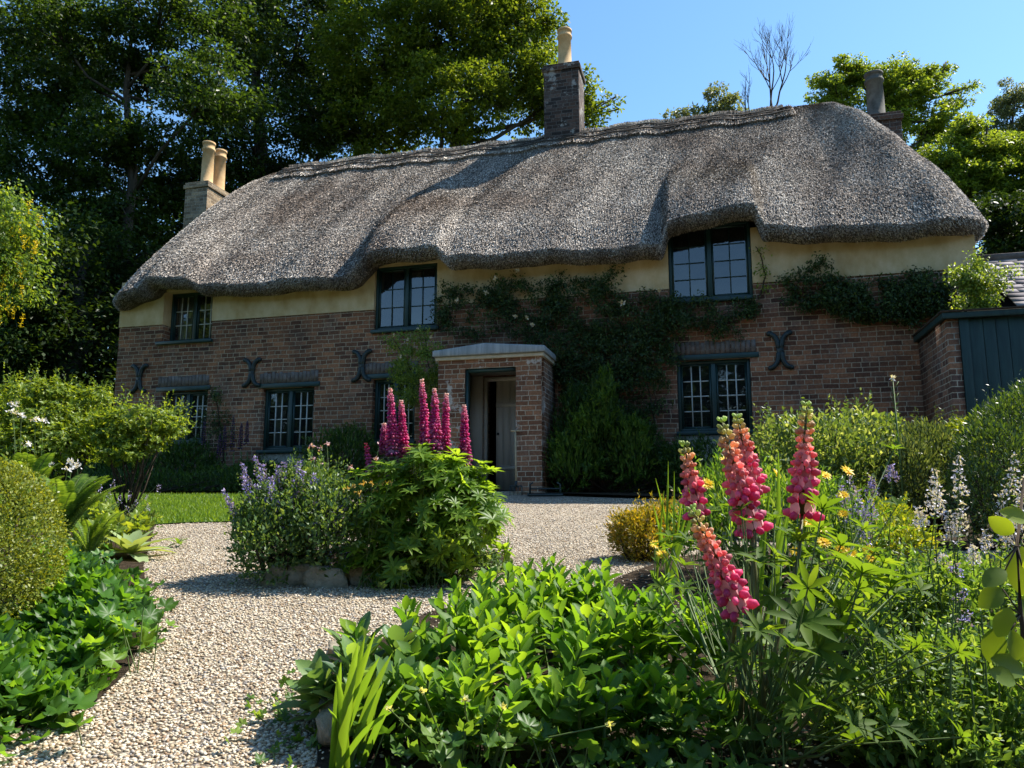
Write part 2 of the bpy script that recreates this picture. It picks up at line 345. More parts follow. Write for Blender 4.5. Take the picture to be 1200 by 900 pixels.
# loose pebbles
acc = Acc(); n = 250000
yy = 1.3 + 9.5*rng.random(n)**1.9; xx = rng.uniform(-1, 1, n)*(.9+yy*.62)
keep = (rng.random(n) < np.clip(1.35-yy/11, .2, 1)) & ~in_poly(xx, yy, LEFTBED) & ~in_poly(xx, yy, lawnpoly) & (yy < 11)
fb = in_poly(xx, yy, FRONTBED); keep &= ~fb | (rng.random(n) < .07)
xx, yy = xx[keep], yy[keep]; n = len(xx); s = rng.uniform(.0034, .0076, n)*np.clip(.9+yy*.03, 1, 1.3)
P = np.c_[xx, yy, G(yy)+.005+s*.25+np.where(in_poly(xx, yy, FRONTBED), .012, 0)]
acc.scatter(ICO, P, rdir(n, 0, .3), rdir(n, 2.), np.c_[s*rng.uniform(.7, 1.1, n), s*rng.uniform(.9, 1.5, n), s*rng.uniform(.4, .75, n)])
struct(acc.build('loose_gravel', M['pebble'], smooth=False), 'stuff')

# ------------------------------------------------------------------ COTTAGE (local: x along wall, -y towards the garden, z up from the door sill)
HL, HR, HD = -7.93, 7.0, 6.0
ZB = 3.2
cot = thing('thatched_cottage', 'long two-storey brick cottage with a grey thatched roof, porch and three chimneys', 'cottage', HO, -TH)
WIN = {  # px box of opening, cols per casement, rows, bar material, recess, lintel px
 'w1': ((192, 343, 249, 399), 3, 3, 'whitebar', .20, None, (186, 251)),
 'w2': ((439, 314, 512.5, 385), 2, 3, 'green', .05, None, (436, 515)),
 'w3': ((783, 265, 881, 350), 2, 4, 'green', .05, None, (781, 884)),
 'w4': ((189, 458, 242, 518), 3, 4, 'whitebar', .10, (184, 247), None),
 'w5': ((306, 454, 367, 527), 3, 4, 'whitebar', .10, (303, 375), None),
 'w6': ((436, 443, 486, 517), 3, 4, 'whitebar', .10, (425, 492), None),
 'w7': ((794, 421, 881, 505), 3, 4, 'whitebar', .08, (785, 891), None)}
OPN = []
for k, v in WIN.items():
    x0, y0, x1, y1 = v[0]; xm = (x0+x1)/2; s0 = F(x0, (y0+y1)/2)[0]; s1 = F(x1, (y0+y1)/2)[0]; z1 = F(xm, y0)[1]; z0 = F(xm, y1)[1]
    if k in ('w1', 'w2', 'w3'): z1 += .06
    OPN.append((k, s0, s1, z0, z1))
DS0, DS1 = F(566, 500)[0], F(566, 500)[0]+.86          # doorway
def wall_open(acc, s0, s1, z0, z1, ops, ya, yb):
    xs = sorted({s0, s1, *[min(max(o[i], s0), s1) for o in ops for i in (0, 1)]}); zs = sorted({z0, z1, *[min(max(o[i], z0), z1) for o in ops for i in (2, 3)]})
    ins = lambda x, z: any(o[0] < x < o[1] and o[2] < z < o[3] for o in ops)
    for a, b in zip(xs, xs[1:]):
        for c, d in zip(zs, zs[1:]):
            if ins((a+b)/2, (c+d)/2): continue
            acc.add([(a, ya, c), (b, ya, c), (b, ya, d), (a, ya, d)], [(0, 1, 2, 3)]); acc.add([(a, yb, c), (b, yb, c), (b, yb, d), (a, yb, d)], [(3, 2, 1, 0)])
    for a, b, c, d in ops:
        a, b = max(a, s0), min(b, s1); c0, d0 = max(c, z0), min(d, z1)
        if d0 <= c0 or b <= a: continue
        for q in (a, b): acc.add([(q, ya, c0), (q, yb, c0), (q, yb, d0), (q, ya, d0)], [(0, 1, 2, 3)])
        if c > z0: acc.add([(a, ya, c), (b, ya, c), (b, yb, c), (a, yb, c)], [(0, 1, 2, 3)])
        if d < z1: acc.add([(a, ya, d), (b, ya, d), (b, yb, d), (a, yb, d)], [(0, 1, 2, 3)])
ops = [o[1:] for o in OPN] + [(DS0, DS1, 0.0, 1.92)]
acc = Acc(); wall_open(acc, HL, HR, -.3, ZB, ops, 0, .4)
acc.box(HL, HL+.4, .403, HD, -.3, 3.75); acc.box(HR-.4, HR, .403, HD, -.3, 3.75); acc.box(HL+.403, HR-.403, HD-.4, HD, -.3, 3.75)
acc.build('wall', M['brick'], cot, local=True)
acc = Acc(); wall_open(acc, HL-.004, HR+.004, ZB+.001, 4.1, [o for o in ops if o[3] > ZB], -.022, .4); acc.build('plaster_band', M['plaster'], cot, local=True)
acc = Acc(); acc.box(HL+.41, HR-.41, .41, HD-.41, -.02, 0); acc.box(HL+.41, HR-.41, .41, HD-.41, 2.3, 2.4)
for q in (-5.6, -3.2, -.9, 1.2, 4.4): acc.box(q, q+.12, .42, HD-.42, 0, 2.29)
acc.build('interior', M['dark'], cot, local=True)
# stone footing below the left ground floor windows
for x0, x1, y0, y1 in ((306, 367, 529, 560), (793, 880, 507, 560)):
    acc = Acc()
    s0, zt = F(x0, y0); s1, zb = F(x1, y1); acc.box(s0, s1, -.03, -.003, -.2, zt-.02)
    acc.build('stone_footing', M['stone'], cot, local=True)
def window(k, s0, s1, z0, z1, cols, rows, bar, rec, lint, sill):
    fm = Acc(); y = rec; t = .05
    for a, b, c, d in ((s0, s0+t, z0, z1), (s1-t, s1, z0, z1), (s0+t, s1-t, z0, z0+t), (s0+t, s1-t, z1-t, z1), ((s0+s1)/2-.035, (s0+s1)/2+.035, z0+t, z1-t)):
        fm.box(a+.001, b-.001, y, y+.09, c+.001, d-.001)
    fr = fm.build('window', M['green'], cot, local=True, bevel=.004)
    mid = (s0+s1)/2
    for a, b in ((s0+t, mid-.035), (mid+.035, s1-t)):
        ca = Acc(); r = .032; c, d = z0+t, z1-t
        for q in ((a, a+r, c, d), (b-r, b, c, d), (a+r, b-r, c, c+r), (a+r, b-r, d-r, d)): ca.box(q[0]+.001, q[1]-.001, y+.02, y+.065, q[2]+.001, q[3]-.001)
        cs = ca.build('casement', M['green'], fr, local=True)
        br = Acc(); a2, b2, c2, d2 = a+r, b-r, c+r, d-r
        for i in range(1, cols): xx = a2+(b2-a2)*i/cols; br.box(xx-.009, xx+.009, y+.028, y+.05, c2, d2)
        for i in range(1, rows):
            zz = c2+(d2-c2)*i/rows
            for j in range(cols):
                xa = a2+(b2-a2)*j/cols+.01; xb = a2+(b2-a2)*(j+1)/cols-.01; br.box(xa, xb, y+.03, y+.048, zz-.008, zz+.008)
        br.build('glazing_bars', M[bar], fr, local=True)
        gl = Acc()
        for i in range(cols):
            for j in range(rows):
                xa = a2+(b2-a2)*i/cols; xb = a2+(b2-a2)*(i+1)/cols; za = c2+(d2-c2)*j/rows; zb = c2+(d2-c2)*(j+1)/rows; e = rng.uniform(-.003, .003, 4)
                gl.add([(xa, y+.04+e[0], za), (xb, y+.04+e[1], za), (xb, y+.04+e[2], zb), (xa, y+.04+e[0]+e[2]-e[1], zb)], [(0, 1, 2, 3)])
        gl.build('window_glass', M['glass'], fr, local=True)
    if lint:
        la = Acc(); x0, x1 = F(lint[0], 450)[0], F(lint[1], 450)[0]; la.box(x0, x1, -.022, .06 if rec > .06 else .045, z1+.002, z1+.085); la.build('lintel', M['green'], fr, local=True, bevel=.006)
        sa = Acc()
        n_ = int((x1-x0)/.078)
        for i in range(n_):
            q = x0+.03+(x1-x0-.06)*i/n_; sa.box(q, q+(x1-x0)/n_-.014, -.008-rng.random()*.006, -.0005, z1+.092, z1+.28+rng.uniform(-.015, .015))
        sa.build('brick_arch', M['lead'] if False else M['brickarch'], fr, local=True)
    if sill or True:
        x0, x1 = (F(sill[0], 380)[0], F(sill[1], 380)[0]) if sill else (s0-.03, s1+.03)
        sa = Acc(); sa.box(x0, x1, -.07, y-.002 if y > .06 else .048, z0-.06, z0-.002); sa.build('sill', M['green'], fr, local=True, bevel=.006)
    if k in ('w5', 'w3'):
        pass
M['brickarch'] = plain('arch_bricks', (.09, .07, .06), (.21, .18, .16), 9, .9, .4, .01, .2)
for (k, s0, s1, z0, z1) in OPN:
    v = WIN[k]; window(k, s0, s1, z0, z1, v[1], v[2], v[3], v[4], v[5], v[6])
# curtains seen behind the glass
M['curtain'] = plain('pale_curtain', (.42, .4, .34), (.6, .57, .5), 6, .9, 0)
for k, a, b in (('w1', .05, .45), ('w4', .03, .3), ('w2', .45, .62), ('w5', .04, .2)):
    o = [q for q in OPN if q[0] == k][0]; s0 = o[1]+(o[2]-o[1])*a; s1 = o[1]+(o[2]-o[1])*b; ca = Acc()
    V = np.array([[(s0+(s1-s0)*i/24, .36+.02*math.sin(i*1.7), z) for z in (o[3]+.05, o[4]-.04)] for i in range(25)]); ca.grid(V); ca.build('curtain', M['curtain'], cot, local=True, smooth=True)
# iron wall ties
for px, py, h in ((164, 444, 34), (296, 437, 34), (424.6, 429, 38), (914, 411, 46)):
    s, z = F(px, py); hh = (F(px, py-h/2)[1]-F(px, py+h/2)[1])/2; ta = Acc()
    for sg in (-1, 1):
        pts = [(s+sg*(.025+.12*abs(t)**3.2), -.03, z+hh*t*(1-.10*abs(t)**3)) for t in np.linspace(-1, 1, 15)]
        ta.tube(np.array(pts), np.r_[.044, np.full(13, .040), .044], 6)
        for e in (-1, 1): ta.scatter(ICO1, np.array([(s+sg*.15, -.03, z+e*hh*.88)]), (0, 0, 1), (0, 1, 0), .042)
    ta.box(s-.05, s+.05, -.05, -.012, z-hh*.45, z+hh*.45); ta.build('wall_tie', M['iron'], cot, local=True, smooth=False)

# ---- thatched roof
SL, SR, RY = -6.52, 5.36, 2.8
ZR = 7.47
bx = np.array([-8.3, -7.8, -6.9, -6.63, -5.6, -4.12, -2.75, -2.6, -2.3, -1.14, -.95, .83, 2.3, 2.55, 4.07, 5.3, 7.3]); bz = np.array([3.50, 3.53, 3.66, 3.66, 3.62, 3.56, 3.52, 3.60, 3.64, 3.64, 3.57, 3.61, 3.60, 3.60, 3.66, 3.66, 3.64])
def sst(x, a, b): t = np.clip((x-a)/(b-a), 0, 1); return t*t*(3-2*t)
def notch(x): return .15*(sst(x, -2.62, -2.40)-sst(x, -1.25, -.9)) + .33*(sst(x, 2.50, 2.66)-sst(x, 3.92, 4.08)) + .10*(sst(x, -7.1, -6.9)-sst(x, -6.1, -5.8))
eL, eR, eF, eB = -8.12, 7.2, -.47, HD+.45; cr = .75
per = []
xs = np.arange(eL+cr, eR-cr, .035)
for x in xs: per.append((x, eF, 0))
for a in np.linspace(-PI/2, 0, 16): per.append((eR-cr+cr*math.cos(a), eF+cr+cr*math.sin(a), 1))
for y in np.arange(eF+cr+.1, eB-cr, .15): per.append((eR, y, 1))
for a in np.linspace(0, PI/2, 10): per.append((eR-cr+cr*math.cos(a), eB-cr+cr*math.sin(a), 1))
for x in np.arange(eR-cr, eL+cr, -.3): per.append((x, eB, 2))
for a in np.linspace(PI/2, PI, 10): per.append((eL+cr+cr*math.cos(a), eB-cr+cr*math.sin(a), 3))
for y in np.arange(eB-cr, eF+cr+.1, -.15): per.append((eL, y, 3))
for a in np.linspace(PI, 1.5*PI, 16): per.append((eL+cr+cr*math.cos(a), eF+cr+cr*math.sin(a), 3))
per = np.array(per)
front = per[:, 1] < eF+.6
def roof_pt(ex, ey, t, off=0.):
    ex, ey, t = np.broadcast_arrays(np.asarray(ex, float), np.asarray(ey, float), np.asarray(t, float))
    # ridge target: clamped, eased so that hips stay rounded
    sf = .42; rx = np.clip(ex, SL, SR); rx = SR-sf*np.logaddexp(0, (SR-ex)/sf); rx = SL+sf*np.logaddexp(0, (rx-SL)/sf); ry = np.full_like(ex, RY)
    endw = np.clip(np.maximum(SL-ex, ex-SR)/1.4, 0, 1)
    e = 1.10 + endw*np.where(ex > 0, .36, .16)
    zE = np.interp(ex, bx, bz) + .27
    x = rx+(ex-rx)*t; y = ry+(ey-ry)*t; z = ZR-(ZR-zE)*t**e - .10*sst(t, .86, 1.05)
    fr = ey < 1.5
    nn = notch(ex)*fr
    z = z + nn*sst(t, .45, 1.03)*1.03
    xx = x
    def bmp(c, wl, wr, amp): d = xx-c; return amp*np.exp(-np.where(d < 0, (d/wl)**2, (d/wr)**2)**1.4)
    B = (bmp(-1.7, .85, 1.5, .17) + bmp(3.35, .85, 1.2, .13) + bmp(-6.45, .5, .6, .06))*sst(t, .42, .92)*fr
    B = B + .035*np.sin(x*1.7+1)*sst(t, .1, .5) + .02*np.sin(x*4.1+t*5) + .012*np.sin(x*9+t*13)
    # thicker coat on the middle part of the roof
    B = B + .07*(sst(x, -2.95, -2.6)-sst(x, 2.2, 2.5)*.6)*sst(t, .35, .8)*fr
    ox, oy = ex-rx, ey-ry; L = np.maximum(np.hypot(ox, oy), 1e-6)
    B = B+off
    sag = -.03*np.sin((x-SL)/(SR-SL)*PI*1.0)+.025*np.sin(x*1.1)
    return np.stack([x+ox/L*B*.72, y+oy/L*B*.72, z+B*.62+sag*(1-t)], -1)
ts = np.r_[0, .015, .04, .08, np.linspace(.12, 1, 30)]
P0 = roof_pt(per[:, 0:1], per[:, 1:2], ts[None])
lip = P0[:, -1]; inn = unit(np.c_[np.clip(per[:, 0], SL, SR)-per[:, 0], RY-per[:, 1], np.zeros(len(per))])
rings = [P0]
for d, dz in ((.015, -.05), (.06, -.10), (.13, -.14), (.22, -.165), (.32, -.17), (.50, -.12), (.62, -.04)):
    rings.append((lip+inn*d+np.array([0, 0, dz]))[:, None])
V = np.concatenate(rings, 1)
acc = Acc(); acc.grid(V, wrap=True, flip=True); roof = acc.build('roof', M['thatch'], cot, local=True, smooth=True)
# straw ends
def straws(acc, n, t0, t1, L0, L1, raise_, wd, sel=None, off=0., lip_=False):
    """scatter straws with even density over the visible slopes"""
    fx = rng.uniform(eL+cr, eR-cr, n); fy = np.full(n, eF); t = np.sqrt(rng.uniform(t0*t0, t1*t1, n)) if lip_ is None else rng.uniform(t0, t1, n)
    return fx, fy, t
acc = Acc()
def place(ex, ey, t, n_len, wd, rs, tm, off=.0, acc=acc):
    e = .01; p = roof_pt(ex, ey, t, off); q = roof_pt(ex, ey, np.minimum(t+e, 1.02), off); d = unit(q-p)
    r = roof_pt(ex+.01*np.where(ey < eF+.5, 1, 0), ey+.01*np.where(ey < eF+.5, 0, 1), t, off)
    nrm = unit(np.cross(r-p, d)); c = np.array([-.5, 1.5, 3.]); s = np.sign((nrm*np.stack([p[:, 0]*.05, p[:, 1]-RY, np.full(len(p), 2.)], -1)).sum(1)); nrm *= s[:, None]
    n = len(p); dd = d + nrm*rng.uniform(0, rs, (n, 1)) + rng.normal(size=(n, 3))*.10
    acc.scatter(tm, p+nrm*.004, dd, nrm+rng.normal(size=(n, 3))*.35, np.c_[rng.uniform(.6, 1.3, n)*wd, rng.uniform(*n_len, n), np.full(n, .03)])
ST = (np.array([(-.5, 0, 0), (.5, 0, 0), (.42, 1, 0), (-.42, 1, 0)]), [(0, 1, 2, 3)])
n = 380000; ex = rng.uniform(eL+cr, eR-cr, n); place(ex, np.full(n, eF), rng.uniform(.0, 1, n), (.02, .06), .0088, .38, ST)
# hips and rounded corners
def samp(lst, n, t0=0.02):
    seg = np.array(lst); i = rng.integers(0, len(seg)-1, n); f = rng.random((n, 1)); p = seg[i]*(1-f)+seg[i+1]*f; t = np.sqrt(rng.uniform(t0, 1, n)); return p[:, 0], p[:, 1], t
cR = [(eR-cr+cr*math.cos(a), eF+cr+cr*math.sin(a)) for a in np.linspace(-PI/2, 0, 12)]; cL = [(eL+cr+cr*math.cos(a), eF+cr+cr*math.sin(a)) for a in np.linspace(PI, 1.5*PI, 12)]
for lst, n in ((cR, 14000), (cL, 14000), ([(eR, eF+cr), (eR, 4.)], 20000), ([(eL, eF+cr), (eL, 4.)], 20000)):
    ex, ey, t = samp(lst, n); place(ex, ey, t, (.02, .06), .0088, .38, ST)
acc.build('thatch_straw', M['straw'], roof, local=True)
# shaggy straw along the eave lip
acc = Acc(); idx = np.where((per[:, 1] < 2.5))[0]; n = 60000; i = rng.choice(idx, n); g = rng.uniform(0, .98, n)
la, lb = lip[i], lip[(i+1) % len(per)]; u_ = rng.random((n, 1)); base = la+(lb-la)*u_
ring = np.array([(0, 0), (.015, -.05), (.06, -.10), (.13, -.14), (.22, -.165), (.32, -.17)]); gi = g*5; k = gi.astype(int); fr_ = (gi-k)[:, None]; off = ring[k]*(1-fr_)+ring[np.minimum(k+1, 5)]*fr_
p = base+inn[i]*off[:, :1]+np.array([0, 0, 1.])*off[:, 1:]
acc.scatter(ST, p-np.array([0, 0, -.01]), -inn[i]*.45+np.array([0, 0, -1.])*.6+rng.normal(size=(n, 3))*.16, -inn[i]+np.array([0, 0, -.3]), np.c_[np.full(n, .01), rng.uniform(.015, .05, n), np.full(n, .02)])
acc.build('eave_straw', M['straw'], roof, local=True)
# ridge capping
acc = Acc(); rxs = np.arange(SL+.15, SR-.30, .06); rt = np.array([0, .02, .05, .1, .148, .152])
for ey in (eF, eB):
    V = roof_pt(rxs[:, None], np.full((len(rxs), 1), ey), rt[None], (.055*np.clip(np.minimum(rxs-SL-.1, SR-.25-rxs)/.5, .1, 1))[:, None]); V[:, -1] = roof_pt(rxs, np.full(len(rxs), ey), np.full(len(rxs), .155), -.01)
    V[:, 0, 2] += .02; acc.grid(V, flip=(ey == eF))
rg = acc.build('ridge', M['ridgebase'], roof, local=True, smooth=True)
sa = Acc(); n = 42000; place(rng.uniform(SL+.15, SR-.3, n), np.full(n, eF), rng.uniform(0, .145, n), (.04, .11), .011, .3, ST, .05, sa)
n = 7000; pr = roof_pt(rng.uniform(SL+.3, SR-.5, n), np.full(n, eF), rng.uniform(0, .01, n), .05); sa.scatter(ST, pr, np.array([0, -.25, 1.])+rng.normal(size=(n, 3))*.35, (0, -1, 0), np.c_[np.full(n, .011), rng.uniform(.03, .075, n), np.full(n, .02)])
sa.build('ridge_straw', M['ridgestraw'], roof, local=True)
lg = Acc()
for tt in (.055, .115):
    xx = np.arange(SL+.2, SR-.35, .12); lg.tube(roof_pt(xx, np.full(len(xx), eF), np.full(len(xx), tt)+.004*np.sin(xx*5), .09), .016, 5)
x = SL+.2
while x < SR-1.:
    for a, b in ((.057, .113), (.113, .057)):
        xx = np.linspace(x, x+.62, 5); lg.tube(roof_pt(xx, np.full(5, eF), np.linspace(a, b, 5), .098), .012, 4)
    x += .95
lg.build('ligger', M['ligger'], roof, local=True)

# ---- chimneys
def chimney(x0, x1, y0, y1, z0, z1, mat, pots, potmat, courses=1):
    a = Acc(); a.box(x0, x1, y0, y1, z0, z1-.16); g = .035
    a.box(x0-g, x1+g, y0-g, y1+g, z1-.158, z1-.06); a.box(x0-.01, x1+.01, y0-.01, y1+.01, z1-.058, z1)
    c = a.build('chimney', mat, cot, local=True, bevel=.008)
    for (x, y, r, h) in pots:
        b = Acc(); pr_ = [(r*1.12, 0), (r*1.12, .05), (r*1.02, .06), (r*.96, h*.8), (r*1.12, h*.81), (r*1.12, h*.85), (r*.98, h*.86), (r*.98, h*.95), (r*1.1, h*.955), (r*1.1, h), (r*.85, h), (r*.8, h*.6)]
        seg = 20; V = np.array([[(x+q*math.cos(t), y+q*math.sin(t), z1+zz) for q, zz in pr_] for t in np.arange(seg)*2*PI/seg]); b.grid(V, wrap=True)
        b.build('chimney_pot', potmat, c, local=True)
    f = Acc(); f.box(x0-.05, x1+.05, y0-.06, y0-.002, z0+.5, z0+.56); return c
s0, z0_ = F(637, 75, -2.5); s1, _ = F(678, 75, -2.5)
zt = F(657, 74, -2.5)[1]; pz = F(660, 37, -2.85)[1]; zb = F(657, 168, -2.5)[1]
chimney(s0, s1, 2.5, 3.15, 5.8, zt, M['brick_dark'], [((s0+s1)/2+.02, 2.83, .145, pz-zt)], M['pot'])
fl = Acc(); fl.box(s0-.05, s1+.06, 2.44, 2.497, zb-.03, zb+.05); fl.box(s1+.003, s1+.06, 2.5, 3.0, zb-.03, zb+.05); fl.build('lead_flashing', M['lead'], cot, local=True)
s0 = F(217, 225, -2.5)[0]; s1 = F(243, 225, -2.5)[0]; zt = F(230, 213, -2.5)[1]
chimney(s0, s1, 2.5, 3.4, 2.5, zt, M['brick_stack'], [(s0+.36, 2.78, .138, F(240, 169, -2.8)[1]-zt), (s0+.40, 3.18, .135, F(256, 178, -3.2)[1]-zt)], M['pot'])
s0 = F(1017, 150, -2.6)[0]; s1 = F(1057, 150, -2.6)[0]; zt = F(1036, 132, -2.6)[1]
chimney(s0, s1, 2.6, 3.25, 4.5, zt, M['brick_dark'], [((s0+s1)/2-.06, 2.9, .155, F(1030, 86, -2.9)[1]-zt)], M['potgrey'])

# ---- porch
pn = 1.0; X0, X1 = -.93, .73; ZP = 2.02
acc = Acc()
dx0, dx1 = F(544, 500, pn)[0], F(604.5, 500, pn)[0]; dzt = 1.88
wall_open(acc, X0, X1, -.12, ZP, [(dx0, dx1, -.02, dzt)], -pn, -pn+.16)
acc.box(X1-.16, X1, -pn+.161, -.002, -.12, ZP); acc.box(X0, X0+.16, -pn+.161, -.002, -.12, ZP)
porch = acc.build('porch', M['brick_porch'], cot, local=True)
a = Acc(); a.box(X0-.04, X1+.04, -pn-.04, -.003, ZP+.001, ZP+.055); a.build('stone_band', M['band'], porch, local=True, bevel=.006)
a = Acc(); xm = -.16; x0, x1 = X0-.07, X1+.07; zE, zM, zb = ZP+.15, ZP+.235, ZP+.058
pf = [(x0, zb), (x1, zb), (x1, zE), (xm, zM), (x0, zE)]
v = [(x, -pn-.09, z) for x, z in pf]+[(x, -.003, z) for x, z in pf]; a.add(v, [(0, 1, 2, 3, 4), (9, 8, 7, 6, 5), (0, 5, 6, 1), (1, 6, 7, 2), (2, 7, 8, 3), (3, 8, 9, 4), (4, 9, 5, 0)])
a.build('porch_roof', M['lead'], porch, local=True, bevel=.012)
a = Acc(); t = .045
a.box(dx0+.001, dx0+t, -pn+.03, -pn+.13, 0, dzt-.002); a.box(dx0+t, dx1-.001, -pn+.03, -pn+.13, dzt-t-.01, dzt-.002); a.build('door_frame', M['green'], porch, local=True)
a = Acc(); a.box(X0+.162, X0+.175, -pn+.17, -.004, .0, ZP-.1); a.box(X1-.175, X1-.162, -pn+.17, -.004, .0, ZP-.1); a.box(X0+.162, X1-.162, -pn+.165, -.004, ZP-.095, ZP-.07)
for i in range(7): a.box(X0+.176, X0+.181, -pn+.18+i*.11, -pn+.275+i*.11, .02, ZP-.12)
a.box(X0+.182, DS0-.002, -.03, -.004, .0, ZP-.1); a.box(DS1+.002, X1-.177, -.03, -.004, 0, ZP-.1)
a.build('porch_lining', M['cream'], porch, local=True)
a = Acc(); a.box(dx0-.1, dx1+.1, -pn-.12, -pn-.002, -.10, -.03); a.box(X0+.17, X1-.17, -pn+.0, -.005, -.06, -.01); a.build('doorstep', M['stone'], porch, local=True, bevel=.01)
a = Acc(); a.box(DS0+.001, DS0+.06, .02, .12, 0, 1.9); a.box(DS1-.06, DS1-.001, .02, .12, 0, 1.9); a.box(DS0+.061, DS1-.061, .02, .12, 1.84, 1.9); df = a.build('inner_door_frame', M['cream'], cot, local=True)
dr = Acc()
for i in range(5): dr.box(DS0+.21+i*.12, DS0+.327+i*.12, .06, .09, .02, 1.84)
dr.box(DS0+.21, DS0+.8, .045, .0595, .35, .42); dr.box(DS0+.21, DS0+.8, .045, .0595, 1.4, 1.47); d_ = dr.build('door', M['cream'], cot, local=True)
h = Acc(); h.scatter(ICO1, np.array([(DS0+.25, .035, .95)]), (0, 1, 0), (0, 0, 1), .022); h.build('door_knob', M['iron'], d_, local=True, smooth=True)

# garden fork leaning at the porch
b0 = fw(F(606, 572, 1.15)[0], 1.2, -.05); t0 = fw(F(603, 505, 1.1)[0], 1.05, F(603, 505, 1.05)[1])
fk = thing('garden_fork', 'long-handled garden fork leaning against the right porch pier', 'garden tool', b0)
a = Acc(); a.tube([b0+(t0-b0)*.12, b0+(t0-b0)*.5, t0], [.016, .015, .014], 8); a.tube([t0-HU*.07, t0+HU*.07], .014, 8); a.build('handle', M['wood'], fk, smooth=True)
a = Acc(); a.tube([b0+(t0-b0)*.2, b0+(t0-b0)*.1+HU*0], .02, 8)
sp_ = b0+(t0-b0)*.12; a.tube([sp_-HU*.09, sp_+HU*.09], .012, 6)
for q in (-.09, -.03, .03, .09): a.tube([sp_+HU*q, sp_+HU*q*1.0-np.array([0, 0, .14])+HW*.02], [.009, .004], 5)
a.build('fork_head', M['iron'], fk)
sc = thing('boot_scraper', 'low black iron boot scraper tray on the gravel beside the porch step', 'boot scraper', fw(.85, 1.35, -.08))
a = Acc(); q = fw(.85, 1.35, -.08)
for dx in (-.22, .22):
    a.tube([q+HU*dx, q+HU*dx+np.array([0, 0, .16]), q+HU*dx*.8+np.array([0, 0, .19])], .014, 6)
a.tube([q+HU*-.22+np.array([0, 0, .1]), q+HU*.22+np.array([0, 0, .1])], .012, 6); a.tube([q+HU*-.26+np.array([0, 0, .015]), q+HU*.26+np.array([0, 0, .015])], .022, 4)
a.build('frame', M['iron'], sc)

# ------------------------------------------------------------------ OUTBUILDING at the right end
sw = F(1079, 440)[0]; nf = 1.15
for _ in range(60):
    if F(1113, 430, nf)[0] > sw: nf += .02
    else: break
zf = F(1113, 372, nf)[1]
ob = thing('garden_store', 'lean-to store with dark green plank front and stone slate roof at the right end', 'outbuilding', fw(sw, 0, 0), -TH)
L = lambda x, y, z=0: (x-sw, y, z)
SX = 11.5
def obox(a, x0, x1, y0, y1, z0, z1): a.box(x0-sw, x1-sw, y0, y1, z0, z1)
a = Acc(); obox(a, sw, sw+.14, -nf, -.003, -.3, zf-.02); a.build('brick_side_wall', M['brick'], ob, local=True)
a = Acc(); obox(a, sw+.145, SX, -nf+.03, -nf+.06, -.3, zf-.02); a.build('back_boards', M['dark'], ob, local=True)
a = Acc(); x = sw+.145
obox(a, sw+.146, sw+.25, -nf-.02, -nf+.028, -.3, zf-.03)
x = sw+.255
i = 0
while x < sw+1.0:
    wd = rng.uniform(.13, .19); obox(a, x, x+wd-.006, -nf+.005+rng.uniform(0, .006), -nf+.028, -.3, zf-.03); x += wd
a.build('plank_wall', M['greenwood'], ob, local=True, bevel=.003)
xd = x
a = Acc(); obox(a, xd, xd+.08, -nf-.02, -nf+.028, -.3, zf-.03); obox(a, xd+.84, xd+.92, -nf-.02, -nf+.028, -.3, zf-.03); obox(a, xd+.081, xd+.839, -nf-.02, -nf+.028, zf-.14, zf-.03); a.build('door_frame', M['greenwood'], ob, local=True)
a = Acc()
for j in range(5): obox(a, xd+.085+j*.15, xd+.23+j*.15, -nf+.004, -nf+.028, -.2, zf-.145)
dd = a.build('door', M['greenwood'], ob, local=True)
a = Acc(); obox(a, xd+.925, SX, -nf+.0, -nf+.028, -.3, zf-.03); a.build('plank_wall', M['greenwood'], ob, local=True)
a = Acc(); obox(a, sw-.06, SX, -nf-.08, -nf-.025, zf-.028, zf+.05); obox(a, sw-.06, sw-.005, -nf-.022, -.003, zf-.028, zf+.05); a.build('fascia', M['greenwood'], ob, local=True, bevel=.006)
a = Acc(); obox(a, sw-.075, SX, -nf-.10, -nf+.05, zf+.053, zf+.075); obox(a, sw-.075, sw+.05, -nf+.053, -.003, zf+.053, zf+.075); a.build('lead_capping', M['twig'], ob, local=True)
# slates: the roof pitch runs back beside the cottage
a = Acc(); pitch = math.radians(36)
zr_t = 2.6; ncourse = 13
for c in range(ncourse):
    y_ = -nf+.06 + c*.15*math.cos(pitch); z_ = zf+.03 + c*.15*math.sin(pitch)
    x = HR+.03
    while x < SX:
        wd = rng.uniform(.16, .30); x2 = min(x+wd, SX); th = .016
        if x2-x > .03:
            d1 = .185; v = []
            for (yy, zz) in ((y_, z_+.018+rng.uniform(0, .004)), (y_+d1*math.cos(pitch), z_+d1*math.sin(pitch)+.002)):
                for xx in (x+.002, x2-.002): v += [(xx-sw, yy, zz), (xx-sw, yy, zz+th)]
            a.add(v, [(0, 2, 3, 1), (4, 5, 7, 6), (1, 3, 7, 5), (0, 4, 6, 2), (0, 1, 5, 4), (2, 6, 7, 3)])
        x = x2
a.box(sw+.051-sw, HR+.02-sw, -nf+.06, -.003, zf-.02, zf+.05); rf = a.build('roof', M['slate'], ob, local=True)
a = Acc(); ye = -nf+.06+ncourse*.15*math.cos(pitch); ze = zf+.03+ncourse*.15*math.sin(pitch); a.tube(np.array([(HR+.03-sw, ye, ze+.03), (SX-sw, ye, ze+.03)]), .07, 8); a.build('ridge_tiles', M['brickarch'], rf, local=True)
a = Acc(); pts = [(HR+.03-sw, .02, .0), (SX-sw, .02, 0)]
